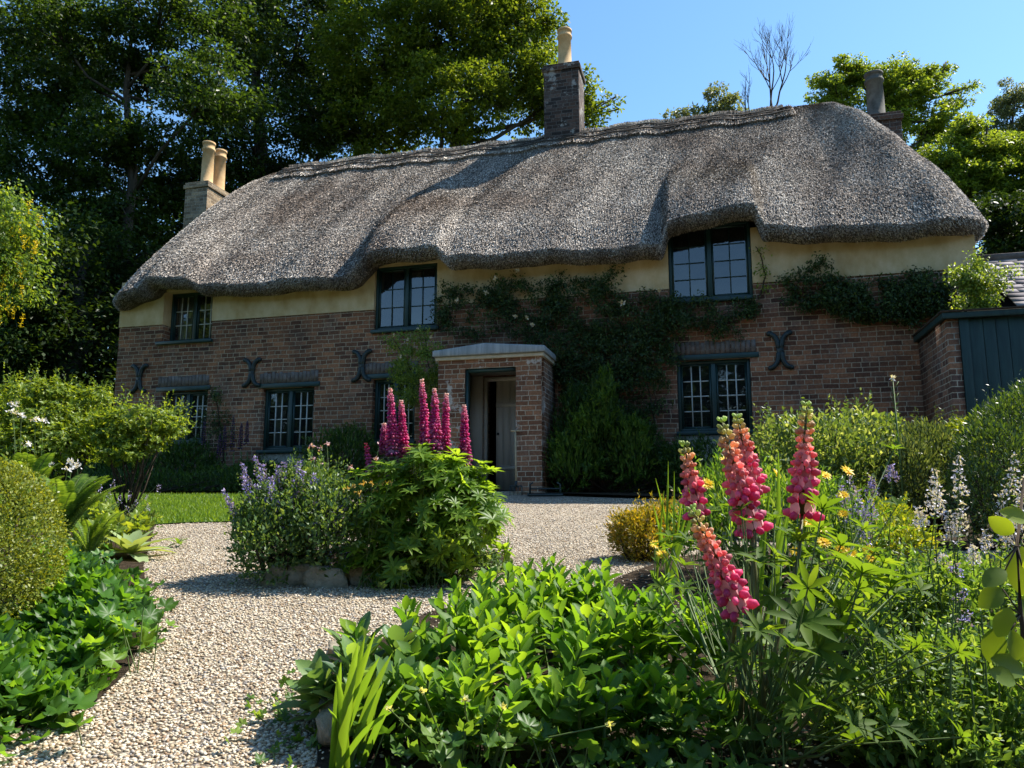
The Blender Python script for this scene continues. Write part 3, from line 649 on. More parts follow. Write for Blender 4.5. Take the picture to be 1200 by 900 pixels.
v = [(HR+.02-sw, -.05, zf), (SX-sw, -.05, zf), (SX-sw, ye, ze-.02), (HR+.02-sw, ye, ze-.02), (HR+.02-sw, ye, -.3), (SX-sw, ye, -.3)]; a.add(v, [(0, 1, 2, 3), (3, 2, 5, 4)]); a.build('roof_boards', M['dark'], ob, local=True)
# ==================================================================== TREES
BARKM = M['bark']
def tree(name, label, Y, trunk, blobs, nleaf, size, mat, sub=.55, tr=.22, tm=RH, flat=.6, cat='tree', group=None, limbs=True, zbase=None, shell=.5, drop=0., extra=None, dens=6., up=.9):
    """trunk: px x of its foot; blobs: (px, py, rx_px, rz_px[, dY]) measured at distance Y"""
    z0 = float(G(Y)) if zbase is None else zbase
    fx = (trunk-600)/FOC*Y; base = np.array([fx, Y, z0]); t = thing(name, label, cat, base, group=group)
    B = []
    for b in blobs:
        yy = Y+(b[4] if len(b) > 4 else 0); c = at(b[0], b[1], yy); B.append((c, b[2]*yy/FOC, b[3]*yy/FOC))
    wt = np.array([q[1]*q[2] for q in B]); wt /= wt.sum(); leaves = Acc(); sub_c = []
    for (c, rx, rz), q in zip(B, wt):
        K = max(3, int(dens*(rx*rz)/(sub*sub))); d = rdir(K); rr = rng.uniform(shell, 1.0, (K, 1))**.8
        cc = c + d*rr*np.array([rx, min(rx, rz*1.3), rz]); cc = cc + rng.normal(size=(K, 3))*sub*.25
        m = int(nleaf*q/K)+1; sr = sub*rng.uniform(.55, 1.35, (K, 1, 1))
        v = rng.normal(size=(K, m, 3)); v = v/np.linalg.norm(v, axis=2, keepdims=True); v = v*rng.uniform(.25, 1., (K, m, 1))**.5*np.array([1.15, 1.15, flat])*sr
        P = (cc[:, None]+v).reshape(-1, 3); out = unit(v.reshape(-1, 3)*[1, 1, .3]); n = len(P)
        D = unit(out*.8 + rng.normal(size=(n, 3))*.6 + np.array([0, 0, -.25-drop])); N = unit(np.array([0, 0, up])+rng.normal(size=(n, 3))*.55+out*.3)
        leaves.scatter(tm, P, D, N, size*rng.uniform(.6, 1.25, n)); sub_c.append((c, cc, rx, rz))
    leaves.build('crown', mat, t)
    a = Acc(); top = max(c[2]+0*rx for c, rx, rz in B); cx = np.mean([c[0] for c, _, _ in B]); cy = np.mean([c[1] for c, _, _ in B])
    h = top-z0; sp = [base-np.array([0, 0, .3])]
    for k in (.2, .4, .6, .8, 1.): sp.append(base+(np.array([cx, cy, top])-base)*np.array([k**1.6, k**1.6, k])+np.array([*rng.normal(size=2)*tr*.8, 0]))
    a.tube(np.array(sp), tr*np.array([1.35, 1, .85, .62, .42, .15]), 9)
    a.build('trunk', BARKM, t, smooth=True)
    if limbs:
        a = Acc(); sp = np.array(sp)
        for c, cc, rx, rz in sub_c:
            zz = max(c[2]-rz*1.1-.25*np.hypot(c[0]-cx, c[1]-cy), z0+h*.2); f = np.clip((zz-z0)/h, .05, .95); s = np.array([np.interp(f, [0, .2, .4, .6, .8, 1], sp[:, i]) for i in range(3)])
            mid = (s+c)/2+np.array([0, 0, -.08*h*.3])+rng.normal(size=3)*.2; a.tube(np.array([s, mid, c]), [tr*.42*(1-f*.5), tr*.3*(1-f*.4), tr*.12], 6)
            for e in cc[:min(len(cc), 14)]:
                m2 = (c+e)/2+rng.normal(size=3)*.15; a.tube(np.array([mid*.4+c*.6, m2, e]), [tr*.13, tr*.08, tr*.03], 5)
        a.build('limbs', BARKM, t, smooth=True)
    return t
L_DARK = leaf('shade_dark_leaf', (.010, .022, .006), (.025, .050, .010), (.04, .075, .015), trans=.32, gloss=.15)  # leaf colour kept near black to carry the shade under the canopy
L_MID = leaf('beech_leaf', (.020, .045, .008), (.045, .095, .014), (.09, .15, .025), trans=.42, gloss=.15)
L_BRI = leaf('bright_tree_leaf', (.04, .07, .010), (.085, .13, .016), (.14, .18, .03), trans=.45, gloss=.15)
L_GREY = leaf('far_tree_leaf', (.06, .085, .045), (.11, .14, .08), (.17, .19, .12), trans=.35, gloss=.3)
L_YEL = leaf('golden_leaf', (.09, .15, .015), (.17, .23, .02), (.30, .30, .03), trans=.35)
L_RT = leaf('yellow_green_tree_leaf', (.06, .10, .016), (.12, .18, .028), (.19, .25, .05), trans=.48, gloss=.12)  # lighter yellow-green leaf for the right-hand trees
L_MIDD = leaf('dark_beech_leaf', (.014, .032, .007), (.032, .066, .012), (.07, .12, .022), trans=.42, gloss=.35)  # darker tones of the beech leaf for the top left tree
G_BACK = 'trees in the wood behind the cottage'
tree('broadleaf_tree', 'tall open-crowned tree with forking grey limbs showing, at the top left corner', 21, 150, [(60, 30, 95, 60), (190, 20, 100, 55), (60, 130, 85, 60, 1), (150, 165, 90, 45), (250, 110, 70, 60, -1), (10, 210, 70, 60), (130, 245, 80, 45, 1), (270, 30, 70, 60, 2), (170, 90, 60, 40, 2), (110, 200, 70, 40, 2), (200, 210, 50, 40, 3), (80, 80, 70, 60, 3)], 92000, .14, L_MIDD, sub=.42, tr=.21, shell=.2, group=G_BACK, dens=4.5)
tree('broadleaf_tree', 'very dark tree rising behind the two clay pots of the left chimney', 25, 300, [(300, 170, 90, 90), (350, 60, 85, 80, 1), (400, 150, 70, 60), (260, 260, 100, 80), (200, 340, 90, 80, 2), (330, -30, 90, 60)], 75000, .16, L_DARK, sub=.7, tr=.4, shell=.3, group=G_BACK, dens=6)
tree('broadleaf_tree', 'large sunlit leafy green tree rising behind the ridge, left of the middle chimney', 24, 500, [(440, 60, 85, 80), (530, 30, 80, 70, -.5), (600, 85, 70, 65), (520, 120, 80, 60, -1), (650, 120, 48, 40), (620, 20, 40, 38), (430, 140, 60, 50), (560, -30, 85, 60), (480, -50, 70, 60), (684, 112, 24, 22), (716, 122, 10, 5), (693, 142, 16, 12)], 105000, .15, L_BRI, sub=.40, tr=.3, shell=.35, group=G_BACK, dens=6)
tree('yew_tree', 'evergreen darkened for shade, filling the dark gap left of the cottage under the tall trees', 19, 90, [(60, 330, 90, 90), (110, 400, 80, 90, 1), (20, 430, 80, 90), (150, 300, 60, 60, 2), (110, 520, 90, 90), (0, 540, 90, 90)], 60000, .14, L_DARK, sub=.6, tr=.35, flat=.8, group=G_BACK, dens=5)
tree('yew_tree', 'dark tree against the left edge of the view, standing behind the yellow laburnum', 22, -80, [(-60, 120, 110, 110), (-60, 300, 110, 110), (-50, 450, 110, 110), (-120, 0, 120, 90)], 40000, .17, L_DARK, sub=.7, tr=.4, group=G_BACK)
# far mass of the wood
a = Acc(); n = 70000; t_ = rng.random(n); P = np.c_[rng.uniform(-30, 8, n), rng.uniform(29, 36, n), 1+11.5*rng.random(n)**.8*(1+.12*np.sin(rng.random(n)*9))]
a.scatter(RH, P, rdir(n), rdir(n, .7), .42*rng.uniform(.6, 1.3, n)); struct(a.build('far_wood', L_DARK), 'stuff')
a = Acc(); n = 90000; P = np.c_[rng.uniform(-80, 40, n), rng.uniform(-27, -21, n), -2.5+14*rng.random(n)]; a.scatter(RH, P, rdir(n), rdir(n), .75*rng.uniform(.6, 1.3, n)); struct(a.build('unseen_wood', L_DARK), 'stuff')  # unseen wood behind the camera, sized to darken window reflections and the front walls
a = Acc(); n = 30000; P = np.c_[rng.uniform(-26, -7.6, n), rng.uniform(14.6, 20, n), 1+1.9*rng.random(n)]
P = P[(P[:, 0] < -9.0) | (P[:, 1] > 16.6)]; n = len(P)
a.scatter(RH, P, rdir(n), rdir(n, .7), .16*rng.uniform(.6, 1.3, n)); struct(a.build('undergrowth', L_DARK), 'stuff')
tree('laburnum', 'laburnum hung with yellow flowers at the left edge of the view', 12.5, -60, [(0, 265, 46, 48), (-15, 330, 48, 50), (15, 300, 34, 40), (-50, 250, 60, 60)], 15000, .075, leaf('laburnum_leaf', (.05, .10, .02), (.10, .17, .03), (.2, .26, .04), trans=.45), sub=.28, tr=.1, drop=.6, dens=6)
lab = COL.objects['laburnum']
LABY = leaf('laburnum_flower', (.62, .46, .01), (.80, .66, .03), trans=.4, tcol=1.1)
a = Acc()
for i in range(46):
    p = at(rng.uniform(-20, 50), rng.uniform(232, 370), 12.5+rng.uniform(-.5, .2)); 
    if p[0] > at(48, 300, 12.5)[0]: continue
    n = 34; k = rng.random(n); a.scatter(RH, p+np.c_[rng.normal(size=n)*.022*(1.2-k), rng.normal(size=n)*.022, -.24*k], rdir(n, -.3), rdir(n), .035)
a.build('flower_tassel', LABY, lab)
# right side
G_R = 'trees beyond the right end of the roof'
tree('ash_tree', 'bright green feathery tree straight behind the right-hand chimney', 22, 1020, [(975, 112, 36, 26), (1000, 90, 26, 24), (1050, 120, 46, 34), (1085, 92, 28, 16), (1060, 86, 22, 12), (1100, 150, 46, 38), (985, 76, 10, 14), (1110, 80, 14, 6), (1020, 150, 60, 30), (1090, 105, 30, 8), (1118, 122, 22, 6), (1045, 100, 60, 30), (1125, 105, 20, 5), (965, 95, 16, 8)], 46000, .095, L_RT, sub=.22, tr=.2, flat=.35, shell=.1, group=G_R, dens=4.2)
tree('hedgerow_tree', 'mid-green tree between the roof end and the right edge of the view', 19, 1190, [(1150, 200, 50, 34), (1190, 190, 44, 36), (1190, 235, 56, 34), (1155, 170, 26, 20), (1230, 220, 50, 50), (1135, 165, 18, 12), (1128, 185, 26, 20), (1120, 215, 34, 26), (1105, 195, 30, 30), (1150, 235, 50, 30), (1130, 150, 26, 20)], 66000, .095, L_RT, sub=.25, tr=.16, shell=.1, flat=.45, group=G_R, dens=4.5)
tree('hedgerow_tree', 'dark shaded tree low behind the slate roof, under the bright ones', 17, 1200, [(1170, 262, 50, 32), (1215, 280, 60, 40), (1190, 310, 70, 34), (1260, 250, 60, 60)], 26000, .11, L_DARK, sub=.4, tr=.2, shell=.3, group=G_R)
tree('birch_tree', 'pale hazy grey-green tree against the sky at the right edge', 34, 1190, [(1180, 120, 22, 22), (1195, 150, 30, 28), (1165, 150, 14, 14), (1205, 105, 18, 14), (1175, 175, 30, 16)], 14000, .13, L_GREY, sub=.42, tr=.2, shell=.2, group=G_R, dens=4)
tree('willow_sapling', 'thin sapling with sparse leaves above the ridge, left of the bare tree', 21, 845, [(836, 108, 13, 12), (850, 118, 18, 12), (805, 132, 22, 7), (862, 132, 26, 8), (835, 130, 20, 8), (790, 136, 14, 4)], 2600, .11, L_GREY, sub=.26, tr=.05, shell=.1, dens=3)
# bare tree
Yb = 20; fb_ = at(905, 140, Yb); fb_[2] = float(G(Yb)); bt_ = thing('bare_tree', 'leafless tree with fine bare twigs standing up above the ridge', 'tree', fb_)
tr_ = Acc(); tp = at(905, 128, Yb); tr_.tube(np.array([fb_, (fb_+tp)/2+[.1, 0, 0], tp]), [.12, .09, .055], 7); tr_.build('trunk', M['twig'], bt_)
tw = Acc()
def grow(p, d, L_, r, dep):
    q = p; pts = [p]
    for _ in range(4):
        d = unit(d+rng.normal(size=3)*.09+np.array([0, 0, .13])); q = q+d*L_/4; pts.append(q)
    tw.tube(np.array(pts), np.linspace(r, r*.6, 5), 4, cap=False)
    if dep == 0: return
    for k in range(3 if dep > 2 else 3):
        j = int(rng.integers(2, 5)); dd = unit(d+rng.normal(size=3)*np.array([.42, .42, .2])); grow(pts[j], dd, L_*rng.uniform(.55, .8), r*.58, dep-1)
for (px, py, dx) in ((905, 128, .02), (903, 130, -.10), (908, 130, .18)): grow(at(px, py, Yb), unit(np.array([dx*1.6, 0, 1.])), 1.15, .028, 4)
for (px, dx) in ((880, -.12), (872, .05)): grow(at(px, 138, Yb), unit(np.array([dx, 0, 1.])), .55, .018, 3)
tw.build('limbs', M['twig'], bt_)

# ==================================================================== CLIMBERS ON THE WALL
def climber(name, label, blobs, n, size, mat, n0=.04, n1=.30, stems=(), tm=LEAF3, cat='climbing plant', flowers=None, root=None, hang=.5, stem_mat=None):
    """blobs (px,py,rx,ry) measured on the wall plane"""
    sx, sz = F(*(root or (blobs[0][0], 575)))
    t = thing(name, label, cat, fw(sx, .1, -.05)); a = Acc(); wt = np.array([b[2]*b[3] for b in blobs], float); wt /= wt.sum()
    for b, q in zip(blobs, wt):
        K = max(5, int(b[2]*b[3]/30)); 
        for _ in range(K):
            an = rng.uniform(0, 2*PI); r = math.sqrt(rng.random()); px, py = b[0]+b[2]*r*math.cos(an), b[1]+b[3]*r*math.sin(an); nn = rng.uniform(n0, n0+.03+(n1-n0)*(1.05-.6*r)); s, z = F(px, py, nn)
            m = int(n*q/K)+1; v = rdir(m)*rng.uniform(.02, .17, (m, 1)); P = fw(0, 0, 0)+np.outer(s+v[:, 0], HU)+np.outer(np.maximum(nn+v[:, 1]*.8, .015), HW)+np.outer(z+v[:, 2]*.8, [0, 0, 1])
            D = unit(rdir(m)+HW*.5+np.array([0, 0, -hang])); N = unit(HW*.6+rdir(m)*.6+np.array([0, 0, .5])); a.scatter(tm, P, D, N, size*rng.uniform(.6, 1.2, m))
    a.build('foliage', mat, t)
    if stems:
        b = Acc()
        for st in stems:
            pts = np.array([fw(*((lambda sz_: (sz_[0], nn, sz_[1]))(F(px, py, nn)))) for px, py, nn in st]); k = len(pts); tt = np.linspace(0, k-1, k*5)
            ps = np.array([np.interp(tt, np.arange(k), pts[:, i]) for i in range(3)]).T; ps += rng.normal(size=ps.shape)*.006; b.tube(ps, np.linspace(.016, .006, len(ps)), 5)
        b.build('stem', stem_mat or M['twig'], t, smooth=True)
    if flowers:
        for px, py in flowers[0]:
            f = Acc(); nn = n1+.02; s, z = F(px, py, nn); p = fw(s, nn, z); m = 14; f.scatter(LEAF3, p+rdir(m)*.015, rdir(m)+HW, rdir(m), flowers[2]*rng.uniform(.7, 1.2, m))
            f.build('flower', flowers[1], t)
    return t
C_DARK = leaf('climber_leaf', (.018, .036, .010), (.040, .072, .018), (.09, .14, .04), trans=.35, gloss=.3)
C_PALE = leaf('rose_leaf', (.07, .13, .02), (.14, .21, .035), (.24, .30, .07), trans=.45)  # paler leaf shared by rambler, honeysuckle and a climber sprig
PALE = leaf('pale_blossom', (.6, .5, .36), (.8, .74, .6), trans=.3, tcol=1.)
climber('climbing_rose', 'wide dark green climbing rose spread over the wall above the porch, between the upper windows', [(560, 365, 50, 30), (620, 350, 50, 26), (690, 370, 60, 40), (760, 375, 50, 32), (700, 420, 55, 40), (850, 362, 38, 16), (800, 370, 40, 24), (650, 395, 50, 22), (745, 410, 50, 34), (590, 340, 30, 14), (690, 340, 30, 14), (720, 322, 8, 12), (525, 350, 14, 20), (850, 385, 26, 10), (735, 455, 50, 34), (680, 455, 45, 40), (600, 332, 12, 9), (655, 328, 16, 8), (700, 330, 14, 9)],
        34000, .052, C_DARK, stems=[[(760, 540, .05), (768, 500, .08), (760, 455, .1), (750, 420, .1)], [(770, 530, .05), (752, 500, .12), (768, 470, .08), (764, 430, .1)], [(740, 560, .05), (735, 480, .05), (700, 420, .1), (640, 380, .1)], [(750, 420, .1), (800, 380, .1), (860, 360, .06)]],
        flowers=([(607, 317), (536, 352), (581, 327), (570, 343), (729, 355), (625, 381), (618, 372), (773, 341), (605, 371)], PALE, .06), root=(750, 570))
climber('wall_climber', 'dark leafy climber trailing along the wall right of the upper right window', [(935, 352, 22, 9), (985, 345, 34, 18), (1030, 350, 42, 22), (1080, 345, 34, 26), (1062, 368, 26, 14), (945, 322, 10, 10), (962, 308, 10, 6), (1100, 350, 20, 20), (1000, 362, 26, 10), (926, 330, 8, 8), (972, 322, 7, 8)],
        15000, .055, C_DARK, stems=[[(1100, 400, .05), (1050, 355, .1), (980, 350, .08), (930, 340, .05), (945, 318, .04), (968, 306, .03)]], root=(1090, 480))
climber('wall_climber', 'thin sprig of climber curling up beside the upper right window frame', [(894, 305, 4, 16), (896, 330, 5, 14), (890, 292, 4, 5)], 160, .05, C_PALE, stems=[[(890, 350, .04), (897, 325, .05), (892, 300, .05), (886, 288, .06)]], root=(890, 352))
climber('wall_climber', 'small dark self-clinging climber between the two lower left windows', [(256, 478, 7, 26), (262, 500, 12, 20), (250, 462, 4, 12), (246, 505, 12, 20)], 900, .05, C_DARK, stems=[[(262, 540, .02), (256, 480, .02), (248, 455, .02)]], root=(262, 560))
climber('honeysuckle', 'sunlit pale green honeysuckle scrambling up the wall left of the porch', [(480, 405, 24, 14), (470, 425, 22, 20), (492, 430, 22, 22), (500, 455, 24, 24), (480, 460, 22, 22), (460, 400, 12, 8), (510, 415, 12, 10), (495, 388, 10, 6), (520, 425, 9, 6), (512, 455, 12, 22)], 7500, .045, C_PALE, n0=.5, n1=.8, stems=[[(500, 540, .5), (496, 470, .6), (480, 430, .6), (460, 395, .6)], [(500, 540, .5), (505, 450, .6), (500, 410, .6), (497, 385, .55)]], root=(500, 575),
        flowers=([(462, 392), (470, 418), (505, 395), (490, 385), (512, 425), (478, 398)], PALE, .03))
climber('rose_bush', 'sunlit rambling rose spilling over the corner where the slate roof meets the wall', [(1140, 322, 18, 14), (1130, 340, 16, 20), (1150, 345, 18, 20), (1125, 320, 10, 10), (1165, 330, 14, 8), (1143, 304, 4, 12), (1180, 318, 12, 4), (1150, 360, 14, 7)], 4200, .052, C_PALE, n0=1.0, n1=1.35, stems=[[(1135, 375, 1.1), (1138, 340, 1.1), (1142, 300, 1.1)]], root=(1135, 480))
a = Acc()

# ==================================================================== BUSHES AND BORDER PLANTS
def bush(name, label, lobes, n, size, mat, base=None, sprig=1., cat='shrub', tm=LEAF3, rose=0, up=.6, group=None, stem=True, flat=.7, shell=.6, stem_mat=None, nrm=.5, stem_n=9):
    """lobes: world (centre, (rx,ry,rz))"""
    c0 = np.mean([l[0] for l in lobes], 0) if base is None else np.asarray(base, float); b = np.array([c0[0], c0[1], float(G(c0[1]))]); t = thing(name, label, cat, b, group=group)
    wt = np.array([l[1][0]*l[1][2] for l in lobes]); wt = wt/wt.sum(); a = Acc(); st = Acc()
    for (c, r), q in zip(lobes, wt):
        c = np.asarray(c, float); r = np.asarray(r, float)
        if rose:
            K = int(n*q/rose); d = rdir(K, .25); rr = rng.uniform(shell, 1., (K, 1))**.6; cc = c+d*rr*r*(1+.10*np.sin(d[:, :1]*9+d[:, 2:]*7)); ax = unit(d*.6+np.array([0, 0, up])+rng.normal(size=(K, 3))*.2)
            for k in range(rose):
                an = 2*PI*k/rose+rng.uniform(0, .8, (K, 1)); X = unit(np.cross(ax, [.3, .2, .9])); Y_ = np.cross(ax, X); rad = np.cos(an)*X+np.sin(an)*Y_
                D = unit(rad+ax*rng.uniform(.15, 1.1, (K, 1))); a.scatter(tm, cc, D, ax, size*rng.uniform(.7, 1.15, K))
        else:
            K = int(n*q); d = rdir(K, .15); rr = rng.uniform(shell, 1., (K, 1))**.5; P = c+d*rr*r*(1+(.16*min(sprig, 1.))*np.sin(d[:, :1]*8+d[:, 2:]*11+d[:, 1:2]*5+c[0]*9)*np.sin(d[:, :1]*13-d[:, 2:]*9+c[0])); P = P+rng.normal(size=(K, 3))*.015
            a.scatter(tm, P, unit(d*.6+rdir(K)*.7+np.array([0, 0, up])), unit(d*nrm+rng.normal(size=(K, 3))*.5+np.array([0, 0, .4])), size*rng.uniform(.6, 1.25, K))
        if sprig:
            S_ = int(n*q/45*sprig)+1; d = rdir(S_, .35); p0 = c+d*r*.9; dd = unit(d*.8+np.array([0, 0, .7])+rng.normal(size=(S_, 3))*.3); Ls = rng.uniform(.06, .20, (S_, 1))*min(1., sum(r)/1.0)
            for k in range(11):
                P = p0+dd*Ls*k/8; a.scatter(tm, P, unit(dd*.6+rng.normal(size=(S_, 3))*.6), rdir(S_, .5), size*rng.uniform(.6, 1.1, S_)*(1.1-.04*k))
        if stem:
            for _ in range(stem_n):
                e = c+rdir(1)[0]*r*.75; p0 = b+np.array([*rng.normal(size=2)*.05, -.02]); m = (p0+e)/2+np.array([*(rng.normal(size=2)*r[0]*.2), -.05]); st.tube(np.array([p0, m, e]), [.012, .009, .004], 5)
    a.build('foliage', mat, t)
    if stem: st.build('stem', stem_mat or M['twig'], t, smooth=True)
    return t
def lobe(px, py, rxp, rzp, Y, ry=None): return (at(px, py, Y), (rxp*Y/FOC, ry or rxp*Y/FOC, rzp*Y/FOC))
B_AZ = leaf('azalea_leaf', (.06, .11, .016), (.14, .205, .025), (.25, .31, .05), trans=.4)
bush('azalea', 'flat-topped yellow-green azalea with a bare stem, standing nearest the lower left windows', [lobe(165, 493, 50, 16, 8.2), lobe(140, 512, 38, 18, 8.1), lobe(185, 505, 34, 13, 8.3), lobe(120, 500, 24, 14, 8.2), lobe(145, 530, 30, 16, 8.0), lobe(172, 520, 24, 12, 8.1)], 8800, .05, B_AZ, base=onG(at(152, 560, 8.2)[0], 8.2), rose=7, shell=.35, stem_n=3)
bush('azalea', 'broad yellow-green azalea reaching the left edge of the view above the white flowers', [lobe(30, 465, 50, 20, 8.6), lobe(95, 475, 44, 17, 8.9), lobe(60, 495, 60, 25, 8.6), lobe(10, 500, 40, 30, 8.4), lobe(105, 505, 30, 20, 8.8), lobe(60, 525, 60, 30, 8.4), lobe(60, 458, 24, 14, 8.5), lobe(112, 466, 22, 12, 8.8)], 14500, .05, B_AZ, base=onG(at(60, 560, 8.6)[0], 8.6), rose=7, shell=.3, stem_n=3)
B_BOX = leaf('box_leaf', (.08, .115, .014), (.15, .185, .02), (.27, .29, .05), trans=.3, gloss=.3)
c = gp(-34, 752); bush('box_ball', 'clipped rounded yellow-green box bush cut off by the left edge', [(c+[0, .05, .33], (.29, .32, .45)), (c+[-.1, .05, .2], (.30, .32, .3))], 36000, .017, B_BOX, cat='shrub', shell=.86, tm=RH, up=.2, nrm=1.2, sprig=0)
B_GER = leaf('geranium_leaf', (.03, .08, .010), (.06, .15, .018), (.14, .25, .03), trans=.5, gloss=.25)
def geranium(label, pts, n, size, h0=.10, h1=.26, mat=B_GER, name='cranesbill', tm=DISC):
    c = np.mean(pts, 0); c = onG(c[0], c[1]); t = thing(name, label, 'plant', c); a = Acc(); s = Acc()
    ctr = np.array(pts)[rng.integers(0, len(pts), n)]; P = ctr+rng.normal(size=(n, 2))*.10; z = G(P[:, 1]); hh = rng.uniform(.03, 1, n)**.7*(h0+(h1-h0)*(.5+.5*np.sin(P[:, 0]*9+P[:, 1]*7)))
    L_ = np.c_[P, z+hh]; D = rdir(n, .25); D[:, 2] = np.abs(D[:, 2])*.5; N = unit(rng.normal(size=(n, 3))*.4+np.array([0, -.15, 1.])); a.scatter(tm, L_, D, N, size*rng.uniform(.6, 1.2, n))
    for i in range(0, n, 3): a.tube(np.array([[P[i, 0]-D[i, 0]*.05, P[i, 1]-D[i, 1]*.05, z[i]], L_[i]+D[i]*.01]), .0022, 4, 1, cap=False)
    a.build('foliage', [mat, STEMG], t)
STEMG = plain('green_stem', (.05, .09, .02), (.12, .17, .05), 20, .6, 0)
geranium('lobed-leaf cranesbill clump filling the lower left corner, nearest the camera', [gp(*q)[:2] for q in [(0, 860), (20, 840), (50, 825), (85, 800), (20, 800), (50, 790), (95, 780)]], 800, .085)
geranium('bright green lobed-leaf plant spreading over the gravel edge below the mullein rosette', [gp(*q)[:2] for q in [(105, 765), (120, 745), (90, 745), (122, 720), (95, 720), (60, 740), (40, 765), (112, 702), (75, 700), (25, 745)]], 1000, .085)
geranium('blue-green cut-leaf plant between the clipped box bush and the mullein rosette', [gp(*q)[:2] for q in [(70, 700), (90, 690), (65, 682), (105, 690), (80, 675), (50, 690)]], 700, .075, mat=leaf('columbine_leaf', (.02, .07, .018), (.05, .13, .035), (.1, .2, .05), trans=.4))
geranium('yellow-green leafy border plant behind the fern, at the foot of the azalea', [gp(*q)[:2] for q in [(100, 655), (120, 645), (135, 635), (115, 632), (150, 630)]], 480, .09, h1=.34, mat=B_AZ)
# fern
FERN = leaf('fern_leaf', (.06, .12, .02), (.11, .19, .03), (.17, .26, .05), trans=.45, gloss=.15)
def fern(label, base, n, Lr, spread):
    t = thing('fern', label, 'fern', base); a = Acc(); s = Acc()
    for i in range(n):
        an = rng.uniform(0, 2*PI); L_ = rng.uniform(*Lr); out = np.array([math.cos(an), math.sin(an)*.7, 0])*spread*rng.uniform(.4, 1.2); k = np.linspace(0, 1, 26)[:, None]
        P = base+out*k**1.5*L_+np.array([0, 0, 1.])*L_*(k-.32*k**2.6); T = unit(np.gradient(P, axis=0)); side = unit(np.cross(T, [out[0], out[1], .6])); N = np.cross(side, T); wd = (.012+.05*np.sin(PI*np.clip(k*1.02-.05, 0, 1))**.8)*L_*1.45
        s.tube(P, np.linspace(.004, .001, 26), 4, cap=False)
        for sg in (-1, 1): a.scatter(LFN, P[3:], side[3:]*sg+T[3:]*.35+N[3:]*.1, N[3:], np.c_[wd[3:, 0]*.8, wd[3:, 0], wd[3:, 0]])
        for sg in (-1, 1): a.scatter(LFN, (P[3:-1]+P[4:])/2, side[3:-1]*sg+T[3:-1]*.35+N[3:-1]*.1, N[3:-1], np.c_[wd[3:-1, 0]*.8, wd[3:-1, 0], wd[3:-1, 0]])
    a.build('fronds', FERN, t); s.build('frond_stalks', STEMG, t)
fern('tall light green fern standing up behind the clipped box bush', gp(62, 668), 30, (.62, .95), .42)
fern('light green fern half hidden behind the clipped box bush, under the white flowers', gp(22, 640), 26, (.75, 1.1), .35)
fern('smaller fern with arching fronds between the tall fern and the mullein rosette', gp(105, 662), 14, (.35, .55), .7)
# mullein rosette
MUL = leaf('mullein_leaf', (.16, .22, .10), (.26, .33, .16), trans=.3, rough=.8, gloss=.1)
def rosette(name, label, base, n, L_, mat, tm=T_leaf(.34, .05, .3), el=(.15, 1.2), cat='plant'):
    t = thing(name, label, cat, base); a = Acc(); k = np.arange(n); an = k*2.4; e = np.interp(k, [0, n-1], el[::-1])+rng.normal(size=n)*.08
    D = np.c_[np.cos(an)*np.cos(e), np.sin(an)*np.cos(e), np.sin(e)]; N = np.c_[-np.cos(an)*np.sin(e), -np.sin(an)*np.sin(e), np.cos(e)]
    a.scatter(tm, np.repeat([base+np.array([0, 0, .03])], n, 0), D, N, L_*np.interp(k, [0, n*.4, n-1], [.55, 1, .9])*rng.uniform(.85, 1.1, n)); a.build('leaves', mat, t); return t
rosette('mullein', 'pale felted mullein rosette at the edge of the gravel below the azalea', gp(152, 655), 20, .34, MUL)
rosette('mullein', 'tiny seedling rosette growing out of the gravel beside the big mullein', gp(209, 642), 8, .12, leaf('seedling_leaf', (.06, .12, .02), (.12, .2, .04)))
# white flowers
WH = leaf('white_petal', (.72, .70, .74), (.88, .87, .9), trans=.3, tcol=1.0); LIL = leaf('lilac_petal', (.38, .32, .62), (.62, .56, .80), trans=.3, tcol=1.0); VIO = leaf('violet_petal', (.20, .16, .48), (.42, .36, .72), (.66, .60, .86), trans=.3, tcol=1.0)
def flowers_stems(name, label, base, heads, petal, fs, n=12, cat='flower', leafmat=None, r=.03, leafn=0, leafs=.05, spike=0., part='flower_head', ctr=None):
    """heads: world points; each head is a part"""
    base = np.asarray(base, float); t = thing(name, label, cat, base); s = Acc(); lf = Acc()
    for h in heads:
        h = np.asarray(h, float); b = base+np.array([*rng.normal(size=2)*.05, 0]); b[2] = float(G(b[1])); k = np.linspace(0, 1, 6)[:, None]; bow = np.array([rng.normal()*.02, 0, 0]); pts = b+(h-b)*k+bow*np.sin(k*PI); s.tube(pts, np.linspace(.0035, .0018, 6), 4, cap=False)
        f = Acc()
        if spike:
            m = n; q = rng.random(m)**.8; lev = np.round(q*7)/7; P = h-np.array([0, 0, 1.])*lev[:, None]*spike+rdir(m)*np.array([1, 1, .35])*r*(.4+.7*lev[:, None]); f.scatter(LEAF3, P, rdir(m, .4), rdir(m), fs*rng.uniform(.7, 1.2, m))
        else:
            f.scatter(LEAF3, h+rdir(n)*np.array([1, 1, .45])*r*rng.random((n, 1)), rdir(n, .3), rdir(n), fs*rng.uniform(.8, 1.2, n))
        f.build(part, petal, t)
        if leafn:
            q = rng.uniform(.05, .85, leafn); P = b+(h-b)*q[:, None]+bow*np.sin(q*PI)[:, None]; lf.scatter(LEAF3, P, rdir(leafn, .35), rdir(leafn, 1.), leafs*rng.uniform(.5, 1.2, leafn)*(1.2-q*.7))
    s.build('stem', STEMG, t)
    if leafn: lf.build('foliage', leafmat, t)
    return t
